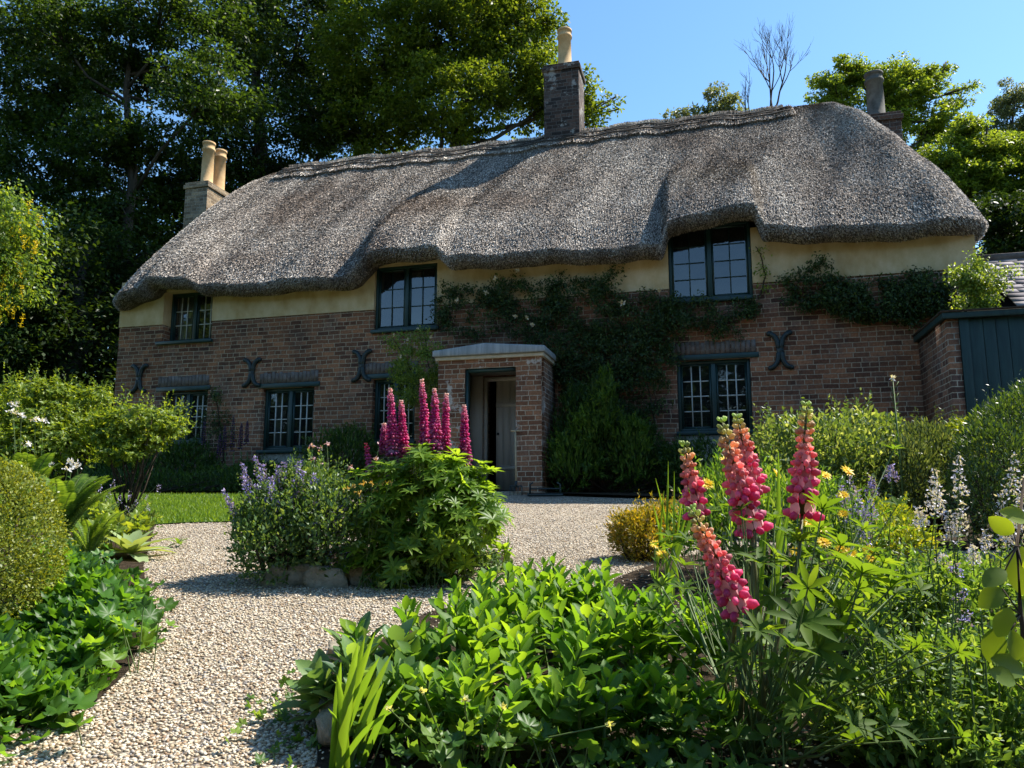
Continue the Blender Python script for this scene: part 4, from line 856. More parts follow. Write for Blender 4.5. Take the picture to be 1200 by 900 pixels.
flowers_stems('sweet_rocket', 'white-flowered plant against the azalea at the far left', onG(at(30, 600, 6.6)[0], 6.6), [at(x, y, 6.6+rng.uniform(-.1, .1)) for x, y in [(16, 474), (14, 482), (25, 487), (41, 492), (50, 493), (33, 520), (20, 560), (57, 545)]], WH, .03, 22, r=.045, leafmat=B_GER, leafn=14)
flowers_stems('sweet_rocket', 'white-flowered plant just right of the tall fern', onG(at(85, 600, 6.0)[0], 6.0), [at(x, y, 6.0+rng.uniform(-.1, .1)) for x, y in [(84, 541), (79, 550), (90, 546), (58, 568), (74, 585), (62, 600)]], WH, .03, 22, r=.04, leafmat=B_GER, leafn=14)
flowers_stems('lavender', 'low lavender with a few thin pale spikes in front of the lawn', onG(at(125, 620, 6.6)[0], 6.6), [at(x, y, 6.6+rng.uniform(-.2, .2)) for x, y in [(112, 560), (118, 568), (106, 576), (133, 562), (128, 575), (140, 580), (152, 575), (160, 585), (172, 578), (186, 567), (150, 592), (174, 590)]], LIL, .014, 18, r=.018, leafmat=leaf('lavender_leaf', (.07, .09, .05), (.14, .17, .1)), leafn=26, leafs=.04, spike=.07)
# dark plants beneath the left windows
GD = leaf('dark_border_leaf', (.018, .042, .009), (.04, .085, .016), (.08, .15, .025), trans=.4)  # dark green leaf for the plants along the wall foot
def wpt(s, n, z): return fw(s, n, z)
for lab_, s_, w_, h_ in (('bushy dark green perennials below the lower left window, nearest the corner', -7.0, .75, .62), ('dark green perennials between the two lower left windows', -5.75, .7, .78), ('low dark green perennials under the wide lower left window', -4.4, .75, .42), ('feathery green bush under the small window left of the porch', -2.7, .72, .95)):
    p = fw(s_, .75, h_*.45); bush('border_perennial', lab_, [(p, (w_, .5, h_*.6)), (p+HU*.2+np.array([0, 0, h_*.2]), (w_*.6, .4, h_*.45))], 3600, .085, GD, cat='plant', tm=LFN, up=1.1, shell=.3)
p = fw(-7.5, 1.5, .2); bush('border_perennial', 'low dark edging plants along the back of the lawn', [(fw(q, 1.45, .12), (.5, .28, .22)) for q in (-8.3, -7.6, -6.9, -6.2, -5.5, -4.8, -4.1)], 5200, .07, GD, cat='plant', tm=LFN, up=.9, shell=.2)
# shrub right of the porch
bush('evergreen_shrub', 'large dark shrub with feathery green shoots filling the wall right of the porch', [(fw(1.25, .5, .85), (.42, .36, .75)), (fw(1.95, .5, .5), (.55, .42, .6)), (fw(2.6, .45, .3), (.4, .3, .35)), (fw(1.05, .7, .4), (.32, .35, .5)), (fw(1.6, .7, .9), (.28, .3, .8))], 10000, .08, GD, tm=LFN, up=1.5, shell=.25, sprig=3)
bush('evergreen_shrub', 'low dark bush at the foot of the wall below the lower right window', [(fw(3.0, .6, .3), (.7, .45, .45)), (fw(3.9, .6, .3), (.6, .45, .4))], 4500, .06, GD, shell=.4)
FEN = leaf('fennel_leaf', (.035, .075, .012), (.07, .13, .02), (.11, .19, .035), trans=.45, gloss=.15)
bush('fennel', 'feathery light green shoots rising in front of the dark shrub right of the porch', [(fw(1.7, .95, 1.2), (.12, .12, .6)), (fw(1.25, 1.05, .45), (.4, .2, .4)), (fw(2.05, .95, .55), (.3, .2, .45)), (fw(1.5, .95, .9), (.3, .2, .3))], 1500, .10, FEN, tm=RHN, cat='plant', up=2.2, shell=.1, sprig=5, stem=False)
# lupin spikes
SPM = leaf('lupin_floret', (1, 1, 1), (1, 1, 1), attr=True, trans=.45, tcol=1.1, rough=.5)
BAN = T_leaf(1.0, -.12, -.55, (0, .3, .65, 1), (.35, 1, 1, .5))
def lupin_spike(par, b, tip, r0, fsz, whorls, per_w, cols, wing, ban, name='flower_spike', detail=True, taper=.55):
    a = Acc(); b = np.asarray(b, float); tip = np.asarray(tip, float); ax = unit(tip-b); X = unit(np.cross(ax, [.2, 1, .1])); Y_ = np.cross(ax, X); L_ = np.linalg.norm(tip-b)
    a.tube(np.array([b, (b+tip)/2, tip]), [.0045*r0/.02, .0035*r0/.02, .0012], 6, col=np.array([.12, .12, .04]))
    for w_ in range(whorls):
        q = (w_/(whorls-1))**.8; c = b+(tip-b)*q; rr = r0*(1-q**1.6*(1-taper*.35))*rng.uniform(.92, 1.06); sz = fsz*(1.05-.62*q**1.3)
        nn = per_w if q < .85 else max(4, per_w-2); an = 2*PI*(np.arange(nn)+(w_ % 2)*.5)/nn+rng.uniform(-.12, .12, nn)+rng.uniform(0, .4); rad = np.outer(np.cos(an), X)+np.outer(np.sin(an), Y_)
        bud = q > .72;  P = c+rad*rr*.30+ax*rng.uniform(-.2, .2, (nn, 1))*L_/whorls
        cw = np.array([np.interp(q, cols[0], [c_[k] for c_ in wing]) for k in range(3)]); cb = np.array([np.interp(q, cols[0], [c_[k] for c_ in ban]) for k in range(3)])
        jit = rng.uniform(.72, 1.2, (nn, 1)); wv = rng.random((nn, 1))**3*.35*(1 if q < .8 else 0); cw = cw*(1-wv)+np.array([.85, .52, .50])*wv; up_ = .15+1.5*max(0, q-.45)-.25*(1-q)
        D = unit(rad+ax*up_)
        wl = max(sz, rr*.75) if not bud else sz*1.25
        sj = rng.uniform(.78, 1.15, nn); P = P+rng.normal(size=(nn, 3))*sz*.07; a.scatter(WINGT, P, D, ax, np.c_[sj*wl*.42, sj*wl, sj*wl*.55], col=np.clip(cw*jit, 0, 1))
        if detail and not bud:
            a.scatter(BAN, P+rad*rr*.18, unit(rad*.45+ax*1.0), -rad, np.c_[sj*wl*.72, sj*wl*.78, sj*wl*.6], col=np.clip(cb*jit, 0, 1))
    return a.build(name, SPM, par, smooth=True)
WINGT = T_ico(.62, .5, .62, 0, .5)
# middle bed
MB0 = np.array([MIDC[0], MIDC[1]]); YM = 4.95
LUPL = leaf('lupin_leaf', (.06, .125, .015), (.12, .21, .024), (.19, .29, .04), trans=.52, gloss=.25)
def lupin_foliage(par, lobes, n, size, mat, base, tm=LFN, up=.8):
    a = Acc(); s = Acc(); wt = np.array([l[1][0]*l[1][2] for l in lobes]); wt = wt/wt.sum()
    for (c, r), q in zip(lobes, wt):
        K = int(n*q)+1; d = rdir(K, .2); P = np.asarray(c)+d*np.array(r)*rng.uniform(.35, 1.25, (K, 1))**.7; D = unit(d*.7+np.array([0, -.1, up])+rng.normal(size=(K, 3))*.25)
        palmate(a, P, D, size*rng.uniform(.7, 1.2, K), 9, tmpl=tm)
        for i in range(0, K, 2):
            p0 = np.array([base[0]+rng.normal()*.05, base[1]+rng.normal()*.04, base[2]]); s.tube(np.array([p0, (p0+P[i])/2+np.array([0, 0, .04]), P[i]]), [.004, .003, .002], 4, cap=False)
    a.build('foliage', mat, par); s.build('leaf_stalks', STEMG, par)
bl = onG(at(500, 660, 4.75)[0], 4.8)
lup = thing('lupin', 'lupin clump with tall magenta spikes in the stone-edged bed before the porch', 'flower', bl)
lupin_foliage(lup, [lobe(500, 600, 70, 62, 4.8, .3), lobe(545, 620, 48, 50, 4.7, .3), lobe(455, 600, 48, 52, 4.85, .3), lobe(500, 555, 44, 30, 4.85, .25), lobe(550, 575, 34, 30, 4.75, .2), lobe(570, 600, 24, 30, 4.7, .15), lobe(530, 560, 34, 26, 4.7, .2), lobe(440, 640, 40, 40, 4.8, .25), lobe(470, 655, 50, 30, 4.65, .2)], 760, .085, LUPL, bl)
mw = ((0, .25, .7, .92, 1), )
mag = [(.30, .05, .18), (.50, .02, .17), (.60, .03, .22), (.75, .30, .40), (.8, .55, .45)]; mban = [(.45, .22, .35), (.66, .12, .34), (.62, .05, .26), (.7, .3, .4), (.8, .6, .5)]
st_ = Acc()
for tx, ty, bx_, by, dy in ((457, 457, 461, 532, 0), (470, 471, 474, 540, .1), (494, 447, 500, 528, .05), (509, 457, 511, 532, -.1), (523, 463, 521, 540, 0), (544, 476, 545, 545, -.05), (450, 498, 452, 530, .12)):
    tp = at(tx, ty, 4.85+dy); bp = at(bx_, by, 4.85+dy); lupin_spike(lup, bp, tp, .046, .030, 23, 10, mw, mag, mban, detail=True)
    st_.tube(np.array([bl+np.array([rng.normal()*.05, 0, 0]), (bl+bp)/2+np.array([.02, 0, .03]), bp]), [.008, .007, .005], 6)
st_.build('flower_stem', STEMG, lup, smooth=True)
b2 = onG(at(425, 660, 4.9)[0], 4.9); lp2 = thing('lupin', 'single short pink lupin spike between the catmint and the magenta lupins', 'flower', b2)
lupin_spike(lp2, at(434, 552, 4.9), at(429, 521, 4.9), .03, .024, 9, 9, mw, [(.6, .2, .4), (.6, .08, .25), (.6, .05, .2), (.6, .05, .15), (.6, .1, .15)], mban); a = Acc(); a.tube(np.array([b2, at(434, 552, 4.9)]), [.006, .004], 5); a.build('flower_stem', STEMG, lp2)
# catmint in the middle bed
CAT = leaf('catmint_leaf', (.04, .085, .022), (.085, .15, .045), (.17, .24, .09), trans=.35, gloss=.3)
ct = bush('catmint', 'grey-green catmint mound with violet flower spikes on the left of the stone-edged bed', [lobe(345, 610, 62, 52, 4.9, .32), lobe(320, 640, 46, 42, 4.7, .25), lobe(390, 620, 44, 56, 4.75, .3), lobe(360, 580, 40, 34, 4.95, .25), lobe(305, 615, 28, 28, 4.85, .2)], 11500, .034, CAT, base=onG(at(350, 660, 4.9)[0], 4.9), cat='flower', shell=.35, up=.6)
a_s = Acc()
def cspike(par, pt, L_, r, petal, n=60, fs=.016, tilt=None, stem_to=None):
    f = Acc(); tilt = np.array([rng.normal()*.2, 0, 1.]) if tilt is None else np.array(tilt, float); tilt = unit(tilt); lev = np.linspace(0, 1, 7)[rng.integers(0, 7, n)]; P = pt-tilt*lev[:, None]*L_+rdir(n)*[1, 1, .4]*r*(.35+.65*lev[:, None]); f.scatter(LEAF3, P, rdir(n, .3), rdir(n), fs*rng.uniform(.6, 1.2, n)); f.build('flower_spike', petal, par)
for x, y, tl in ((262, 575, -.9), (284, 545, -.6), (299, 536, -.5), (308, 546, -.2), (325, 548, -.1), (333, 543, .1), (350, 541, 0), (355, 553, .2), (368, 556, .2), (318, 560, -.2), (345, 565, 0), (300, 570, -.4), (375, 575, .3), (405, 585, .4), (398, 600, .3), (383, 610, .3), (362, 600, .1), (340, 595, 0), (325, 590, -.1), (392, 625, .4), (405, 632, .5), (388, 650, .3), (358, 575, 0), (330, 575, 0), (410, 600, .3), (285, 560, -.6), (352, 585, 0), (370, 610, .2), (335, 560, -.1), (312, 585, -.3), (386, 590, .3), (395, 575, .3), (376, 562, .2), (345, 620, 0), (270, 590, -.8), (410, 640, .5), (322, 610, -.2)):
    p = at(x, y, 4.75+rng.uniform(-.1, .12)); cspike(ct, p, .14, .030, VIO, 105, .019, (tl*.6, 0, 1)); a_s.tube(np.array([onG(p[0]*.95-.02, 4.9), p*[1, 1, .72]+[0, 0, .25*1.0], p]) if False else np.array([p-unit(np.array([tl*.6, 0, 1.]))*.34, p]), [.003, .0015], 4, cap=False)
a_s.build('flower_stem', STEMG, ct)
flowers_stems('columbine', 'small pale pink flowers on thin stems in front of the wide lower left window', onG(at(385, 640, 5.1)[0], 5.1), [at(x, y, 5.1) for x, y in [(365, 522), (376, 526), (367, 538), (374, 545), (383, 520), (412, 548), (445, 520), (440, 538)]], leaf('pale_pink_petal', (.6, .3, .36), (.8, .6, .62), trans=.3, tcol=1.), .022, 12, r=.022, leafmat=CAT, leafn=8, leafs=.03)
flowers_stems('wallflower', 'patch of small orange-yellow flowers low between the catmint and the lupins', onG(at(430, 670, 4.6)[0], 4.6), [at(x, y, 4.6+rng.uniform(-.05, .05)) for x, y in [(405, 573), (415, 570), (425, 567), (436, 566), (446, 568), (456, 566), (420, 578), (440, 576), (542, 572), (550, 576)]], leaf('orange_petal', (.5, .30, .05), (.7, .5, .14), trans=.3, tcol=1.), .018, 12, r=.025, leafmat=CAT, leafn=12, leafs=.03)
geranium('low dark leafy skirt of plants at the front right foot of the stone-edged bed', [gp(*q)[:2]+np.array([0, .05]) for q in [(490, 690), (520, 686), (550, 680), (465, 690), (575, 672)]], 420, .05, h0=.06, h1=.2, mat=CAT, name='ground_cover_plant')
# stones
def stone(label, c, dims, rz=0., name='edging_stone', group=None):
    t = Acc(); v, f = T_ico(1, 1, 1, 2); nz = .10; vv = np.sign(v)*np.abs(v)**.55; vv = vv*(1+nz*np.sin(v[:, 1:2]*7+rng.random()*6)+nz*np.sin(v[:, :1]*5+v[:, 2:]*6+rng.random()*6)); vv = vv*np.array(dims)/2
    R_ = np.array([[math.cos(rz), -math.sin(rz), 0], [math.sin(rz), math.cos(rz), 0], [0, 0, 1]]); t.add(vv@R_.T+rng.normal(size=vv.shape)*.004, f); o = t.build(name, M['stone'], None); o.location = tuple(c); o['label'] = label; o['category'] = 'stone'
    if group: o['group'] = group
    return o
GS = 'stones edging the middle bed'
for lb, px, py, w_, rz in (('long mossy edging stone under the catmint, leftmost of the row on the middle bed', 335, 690, .36, .15), ('edging stone under the middle of the stone-edged bed, second from the left', 378, 692, .30, .02), ('pale sunlit edging stone nearest the magenta lupins, third in the row', 425, 690, .26, -.05)):
    p = gp(px, py); stone(lb, p+[0, .12, .045], (w_*.85, .16, .17), rz, group=GS)
p = gp(392, 868); stone('pale square-cut edging stone at the bottom, left of the strap-leaved clump', p+[-.01, .1, .05], (.10, .36, .13), .06)
p = gp(385, 785); stone('small grey stone at the corner of the front bed beside the gravel', p+[0.02, .1, .03], (.10, .18, .10), .2)
# dark purple lupins by the wall
PUR = [(.05, .02, .09), (.05, .02, .10), (.06, .03, .12), (.08, .05, .14), (.1, .08, .14)]
bp_ = fw(-5.6, .6, 0); dl = thing('lupin', 'shaded dark purple lupins against the wall between the lower left windows', 'flower', bp_)
for px, t1, b1 in ((240, 492, 528), (264, 500, 530), (274, 488, 528), (283, 497, 525), (258, 510, 535), (290, 494, 520)):
    s1, zt_ = F(px, t1, .7); zb_ = F(px, b1, .7)[1]; lupin_spike(dl, fw(s1, .7, zb_), fw(s1, .7, zt_), .04, .035, 16, 8, mw, PUR, PUR, detail=False)
a = Acc()
for px in (240, 264, 274, 283, 290): s1, zb_ = F(px, 530, .7); a.tube(np.array([fw(s1*.97-.15, .65, 0), fw(s1, .7, zb_)]), .008, 5)
a.build('flower_stem', STEMG, dl)

# ---- right-hand border
L_VAR = leaf('variegated_leaf', (.06, .11, .03), (.12, .18, .05), (.28, .34, .17), trans=.35)
bush('flowering_shrub', 'loose pale-leaved shrub below the wall, behind the tallest pink lupin spikes', [lobe(960, 535, 66, 50, 7.2, .5), lobe(925, 520, 40, 30, 7.4, .4), lobe(1005, 520, 48, 38, 7.5, .4), lobe(1010, 560, 50, 44, 7.0, .4), lobe(930, 575, 60, 44, 7.0, .4), lobe(1030, 510, 26, 22, 7.4, .3)], 9000, .058, L_VAR, shell=.35)
B_ROS = leaf('rosemary_leaf', (.04, .07, .025), (.09, .13, .045), (.2, .25, .12), trans=.25)
bush('lavender_bush', 'grey-green narrow-leaved bush before the brick side wall, left of the big round hedge bush', [lobe(1085, 545, 42, 48, 7.0, .35), lobe(1065, 560, 30, 45, 6.8, .3), lobe(1110, 540, 26, 40, 7.2, .3)], 9500, .05, B_ROS, tm=RHN, up=1.3, shell=.55, sprig=.4)
B_HEB = leaf('hebe_leaf', (.02, .05, .010), (.05, .095, .018), (.11, .17, .035), trans=.28, gloss=.5)
bush('hebe_bush', 'big rounded dark green bush at the right edge before the green plank front', [lobe(1195, 540, 62, 78, 6.2, .45), lobe(1165, 560, 42, 66, 6.0, .4), lobe(1225, 510, 50, 70, 6.3, .4), lobe(1150, 590, 34, 48, 5.9, .3)], 19000, .042, B_HEB, tm=RHN, up=.7, shell=.7, nrm=.9, sprig=.25)
bush('golden_shrub', 'small yellow-green shrub squeezed between the grey-green bush and the round hedge bush', [lobe(1132, 506, 20, 14, 7.0, .15), lobe(1138, 525, 18, 20, 7.0, .15)], 900, .05, L_YEL, shell=.3, stem_n=4)
p = onG(at(755, 650, 5.6)[0], 5.6)
bush('golden_conifer', 'low golden bush with orange-tinged tips at the gravel edge left of the pink lupins', [lobe(755, 630, 38, 32, 5.6, .22), lobe(775, 615, 30, 26, 5.7, .2), lobe(735, 622, 20, 20, 5.6, .15)], 7500, .035, leaf('golden_thread', (.10, .10, .012), (.22, .20, .02), (.42, .26, .03), trans=.35), base=p, tm=RHN, up=.5, shell=.35)
bush('spurge', 'acid yellow-green spurge low in front of the grey-green bush', [lobe(1030, 610, 40, 24, 5.2, .25), lobe(1060, 635, 34, 22, 4.8, .2), lobe(1000, 630, 34, 22, 5.0, .2)], 3600, .035, L_YEL, shell=.25, stem_mat=STEMG)
B_MIX = leaf('border_leaf', (.04, .10, .014), (.09, .17, .03), (.19, .28, .06), trans=.45)
bush('border_perennial', 'bright leafy perennial mound behind the yellow daisies', [lobe(920, 600, 80, 44, 4.6, .4), lobe(860, 580, 50, 44, 5.0, .3), lobe(980, 620, 50, 34, 4.4, .3), lobe(820, 620, 34, 34, 4.7, .2)], 5200, .055, B_MIX, cat='plant', tm=LFN, up=1.2, shell=.2, stem_mat=STEMG)
# strap leaves behind the lupins
def straps(name, label, base, tips, wd, mat, n_extra=0, r=.05, cat='plant'):
    base = np.asarray(base, float); t = thing(name, label, cat, base); a = Acc()
    for tip in tips:
        b = base+np.array([*rng.normal(size=2)*r, 0]); k = np.linspace(0, 1, 9); tip = np.asarray(tip, float); pts = b+(tip-b)*k[:, None]; pts[:, 2] += np.sin(k*PI)*.03; sd_ = unit(np.array([math.cos(q_ := rng.uniform(-.7, .7)), math.sin(q_), 0])); wl = wd*rng.uniform(.7, 1.1)*np.clip(np.array([.7, .9, 1, 1, 1, .92, .75, .45, .04]), 0, 1)
        V = np.stack([pts-sd_*wl[:, None]/2+np.array([0, -.15*wd, 0]), pts, pts+sd_*wl[:, None]/2+np.array([0, -.15*wd, 0])], 1); a.grid(V)
    a.build('leaves', mat, t); return t
STR = leaf('strap_leaf', (.07, .15, .02), (.13, .23, .03), trans=.5)
straps('iris', 'upright sword-shaped leaves standing behind the shortest pink lupin spike', onG(at(785, 640, 4.2)[0], 4.2), [at(x, y, 4.2) for x, y in [(768, 560), (778, 575), (790, 552), (783, 540), (765, 590), (800, 575), (825, 545), (830, 560), (815, 560)]], .02, STR, r=.06)
straps('iris', 'broad upright green blades between the two tallest pink lupin spikes', onG(at(905, 700, 3.4)[0], 3.4), [at(x, y, 3.4) for x, y in [(912, 528), (905, 560), (925, 590), (900, 575), (972, 585), (965, 545), (930, 560)]], .026, STR, r=.08)
# yellow daisies
YD = leaf('yellow_petal', (.80, .55, .01), (.90, .72, .02), trans=.4, tcol=1.)
YC = plain('daisy_centre', (.55, .30, .01), (.7, .45, .02), 30, .8, 0)
dz = onG(at(900, 700, 3.4)[0], 3.2); dy_ = thing('yellow_daisies', 'yellow daisy plant in flower around and behind the pink lupins', 'flower', dz); s = Acc(); lf = Acc()
for x, y, Y_ in ((850, 540, 3.9), (910, 555, 3.6), (768, 638, 3.9), (776, 650, 3.8), (946, 605, 3.3), (988, 580, 3.4), (988, 602, 3.3), (932, 646, 3.0), (962, 618, 3.3), (993, 552, 3.9), (996, 648, 3.1), (1018, 645, 3.2), (948, 612, 3.1), (965, 635, 3.2), (828, 567, 3.7), (985, 644, 3.3), (967, 557, 4.0), (1022, 654, 3.0)):
    p = at(x, y, Y_); ax = unit(np.array([rng.normal()*.3, -.8, .8])); f = Acc(); m = 17; an = np.arange(m)*2*PI/m; X = unit(np.cross(ax, [1, 0, .2])); Y2 = np.cross(ax, X); D = np.outer(np.cos(an), X)+np.outer(np.sin(an), Y2)+ax*rng.uniform(.0, .35, (m, 1)); sz = rng.uniform(.8, 1.15)*.034*(Y_/3.6)
    f.scatter(LEAF3, np.repeat([p], m, 0), D, ax, np.c_[np.full(m, sz*.9), np.full(m, sz), np.full(m, sz)]); f.scatter(ICO, p[None], (0, 1, 0), ax, np.array([[sz*.3, sz*.3, sz*.15]]), 1); f.build('flower_head', [YD, YC], dy_)
    b = onG(p[0]+rng.normal()*.05+.02, Y_); k = np.linspace(0, 1, 5)[:, None]; pts = b+(p-b)*k+np.array([.03, 0, 0])*np.sin(k*PI)*rng.normal(); s.tube(pts, .0024, 4, cap=False); q = rng.uniform(.1, .8, 9); lf.scatter(LFN, b+(p-b)*q[:, None], rdir(9, .6), rdir(9), rng.uniform(.05, .1, 9))
s.build('stem', STEMG, dy_); lf.build('foliage', STR, dy_)
# foreground pink lupin
fl0 = onG(at(880, 900, 2.3)[0], 2.25); pk = thing('lupin', 'coral pink and cream lupin with five large spikes, the nearest to the camera', 'flower', fl0)
PW = ((0, .35, .6, .78, .9, 1), ); wing = [(.74, .08, .24), (.80, .10, .25), (.84, .26, .20), (.74, .42, .22), (.50, .48, .16), (.42, .52, .16)]; bann = [(.84, .46, .46), (.86, .34, .38), (.84, .38, .32), (.64, .42, .22), (.5, .5, .2), (.4, .45, .16)]
st_ = Acc()
for (tx, ty), (bx_, by), Y_, r_, wh in (((846, 494), (881, 622), 2.30, .058, 15), ((864, 489), (884, 575), 2.42, .048, 12), ((945, 476), (940, 602), 2.40, .056, 14), ((802, 522), (818, 602), 2.35, .042, 9), ((812, 598), (866, 712), 2.10, .050, 14)):
    tp = at(tx, ty, Y_); bp = at(bx_, by, Y_+.03); lupin_spike(pk, bp, tp, r_, .034, wh, 7, PW, wing, bann)
    q0 = fl0+np.array([rng.normal()*.04, rng.normal()*.03, 0]); mid = (q0+bp)/2+np.array([(bp[0]-q0[0])*.12, 0, .06]); st_.tube(np.array([q0, (q0+mid)/2+[0, 0, .02], mid, (mid+bp)/2+[(bp[0]-q0[0])*.05, 0, .01], bp]), [.008, .0075, .007, .006, .005], 7)
st_.build('flower_stem', plain('lupin_stem', (.07, .07, .02), (.14, .13, .05), 20, .6, 0), pk, smooth=True)
LUPF = leaf('lupin_leaf_near', (.04, .085, .010), (.075, .135, .016), (.11, .17, .02), trans=.5, gloss=.15, rough=.6, tcol=2.2)
LNW = T_leaf(.27, .05, .22, (0, .2, .5, .8, 1), (.15, .7, 1, .7, .05))
a = Acc(); s = Acc()
for x, y, Y_, sz, dx, dz_ in ((1005, 690, 2.2, .11, .5, .5), (985, 655, 2.5, .08, .2, .8), (870, 650, 2.3, .09, -.1, .9), (840, 660, 2.4, .08, -.4, .7), (930, 660, 2.4, .09, .2, .8), (1020, 745, 2.0, .10, .6, .1), (960, 760, 2.0, .10, .2, -.2), (900, 740, 2.1, .09, 0, .5), (985, 800, 1.95, .09, .4, .3), (870, 770, 2.1, .09, -.3, .4), (945, 700, 2.2, .09, .3, .6), (905, 700, 2.3, .08, .1, .7), (1050, 700, 2.3, .08, .5, .6), (930, 820, 2.0, .09, .1, .3), (860, 700, 2.4, .08, -.2, .8), (960, 620, 2.7, .08, .3, .9), (1010, 620, 2.9, .08, .2, .8), (820, 640, 2.8, .08, -.3, .8), (800, 690, 2.6, .08, -.4, .6), (985, 720, 2.15, .09, .4, .5), (1000, 850, 1.9, .09, .3, .3), (1070, 790, 2.1, .08, .5, .5), (890, 660, 2.2, .09, 0, .9), (1035, 660, 2.5, .08, .4, .8), (915, 780, 2.0, .08, 0, .4), (955, 665, 2.5, .09, .2, .9), (880, 830, 2.05, .09, -.2, .3), (850, 800, 2.15, .08, -.3, .5), (1040, 850, 1.85, .09, .4, .2), (830, 600, 2.9, .08, -.2, .9), (785, 630, 2.9, .08, -.4, .7), (870, 610, 2.9, .07, 0, .9), (920, 625, 2.8, .08, .2, .9), (1010, 672, 2.1, .15, .5, .7), (985, 640, 2.3, .12, .2, .9), (940, 730, 2.0, .13, .3, .4)):
    p = at(x, y, Y_); palmate(a, p, np.array([dx*.8+rng.normal()*.3, -.15+rng.normal()*.3, dz_+.3]), sz*.82, 9, tmpl=LNW, lift=.5)
    for _ in range(2):
        e_ = p+rng.normal(size=3)*np.array([.10, .10, .07]); palmate(a, e_, np.array([dx+rng.normal()*.5, rng.normal()*.4, dz_+.6]), sz*rng.uniform(.45, .75), 8, tmpl=LNW, lift=.6); s.tube(np.array([p*.4+(fl0*.6), e_]), .002, 4, cap=False)
    b = fl0+np.array([rng.normal()*.05, rng.normal()*.04, 0]); m = b*.45+p*.55+np.array([0, 0, -.03]); s.tube(np.array([b, m, p]), [.005, .0035, .0022], 5, cap=False)
a.build('foliage', LUPF, pk); s.build('leaf_stalks', STEMG, pk)
# sedum clump(s)
SEDM = leaf('sedum_leaf', (.05, .13, .015), (.10, .20, .022), (.17, .28, .03), trans=.5, rough=.5, gloss=.22, tcol=2.3)
def sedum(label, pts, n, h0, h1, size, rr=.06, lean=.25, name='stonecrop', mat=None):
    c = np.mean(pts, 0); c = onG(c[0], c[1]); t = thing(name, label, 'plant', c); a = Acc(); s = Acc()
    for i in range(n):
        q = pts[rng.integers(len(pts))]+rng.normal(size=2)*rr; h = rng.uniform(h0, h1); b = onG(q[0], q[1]); ax = unit(np.array([rng.normal()*lean, rng.normal()*lean-.05, 1.])); top = b+ax*h; s.tube(np.array([b, (b+top)/2, top]), [.006, .005, .004], 5, cap=False)
        m = 15; k = np.arange(m)/(m-1); an = np.arange(m)*2.4+rng.random()*6; X = unit(np.cross(ax, [.2, 1, 0])); Y_ = np.cross(ax, X); rad = np.outer(np.cos(an), X)+np.outer(np.sin(an), Y_)
        P = b+ax*(h*(.32+.68*k))[:, None]; el = np.interp(k, [0, .6, 1], [.5, 1.2, 2.6])[:, None]+rng.normal(size=(m, 1))*.15; D = rad+ax*el; N = ax*1.0-rad*el; a.scatter(SER, P, D, N, size*np.interp(k, [0, .4, .85, 1], [.85, 1.1, .85, .45])*rng.uniform(.8, 1.15, m))
    a.build('foliage', mat or SEDM, t); s.build('stem', STEMG, t)
sedum('large fleshy-leaved stonecrop clump in the bottom middle, its back rows against the gravel', [gp(*q)[:2] for q in [(560, 800), (620, 780), (680, 770), (740, 780), (560, 840), (620, 830), (680, 830), (740, 830), (520, 830), (790, 810), (700, 760), (640, 760), (590, 780)]], 105, .24, .36, .092, .09)
sedum('front part of fleshy-leaved planting at the bottom edge, below the large stonecrop clump', [gp(*q)[:2] for q in [(540, 890), (600, 900), (680, 900), (740, 890), (800, 880), (510, 870)]], 40, .16, .26, .085, .07)
# small foreground fillers
straps('daylily', 'clump of upright strap leaves at the bottom, right of the pale edging stone', gp(405, 905), [at(x, y, 2.05+rng.uniform(-.1, .1)) for x, y in [(395, 790), (420, 752), (428, 745), (400, 775), (445, 770), (460, 765), (475, 800), (410, 800), (385, 830), (450, 800), (440, 740), (468, 830)]], .024, STR, r=.03)
PML = leaf('poppy_leaf', (.05, .11, .05), (.10, .18, .07), (.15, .25, .07), trans=.42, gloss=.25)
sedum('clump of ragged blue-green poppy leaves behind the strap leaves, beside the small grey stone', [gp(*q)[:2] for q in [(405, 845), (430, 835), (455, 845), (395, 860)]], 16, .12, .27, .12, .04, .4, 'poppy', PML)
sedum('ragged-leaved poppy clump between the strap leaves and the large stonecrop', [gp(*q)[:2] for q in [(480, 850), (500, 835), (470, 875)]], 12, .12, .24, .10, .04, .35, 'poppy', leaf('poppy_leaf_green', (.05, .12, .02), (.10, .19, .03), trans=.45))
geranium('low spreading weed with tiny leaves at the foot of the edging stone, on the gravel', [gp(*q)[:2] for q in [(345, 870), (352, 845), (348, 890), (340, 825)]], 70, .035, h0=.02, h1=.05, mat=B_MIX, name='weed')
flowers_stems('geum', 'pale seed heads on thin arching stems over the stonecrop', gp(560, 895), [at(x, y, 1.95) for x, y in [(455, 830), (495, 810), (545, 820), (714, 850), (590, 830)]], leaf('pale_seedhead', (.4, .42, .2), (.55, .55, .3)), .012, 14, r=.012, leafmat=B_MIX, leafn=6, leafs=.04)
geranium('cut-leaf geum foliage at the bottom edge, below the stonecrop', [gp(*q)[:2] for q in [(500, 905), (540, 915), (570, 905), (600, 920), (760, 915), (820, 905)]], 200, .06, h0=.08, h1=.18, mat=B_MIX, name='geum_leaves')
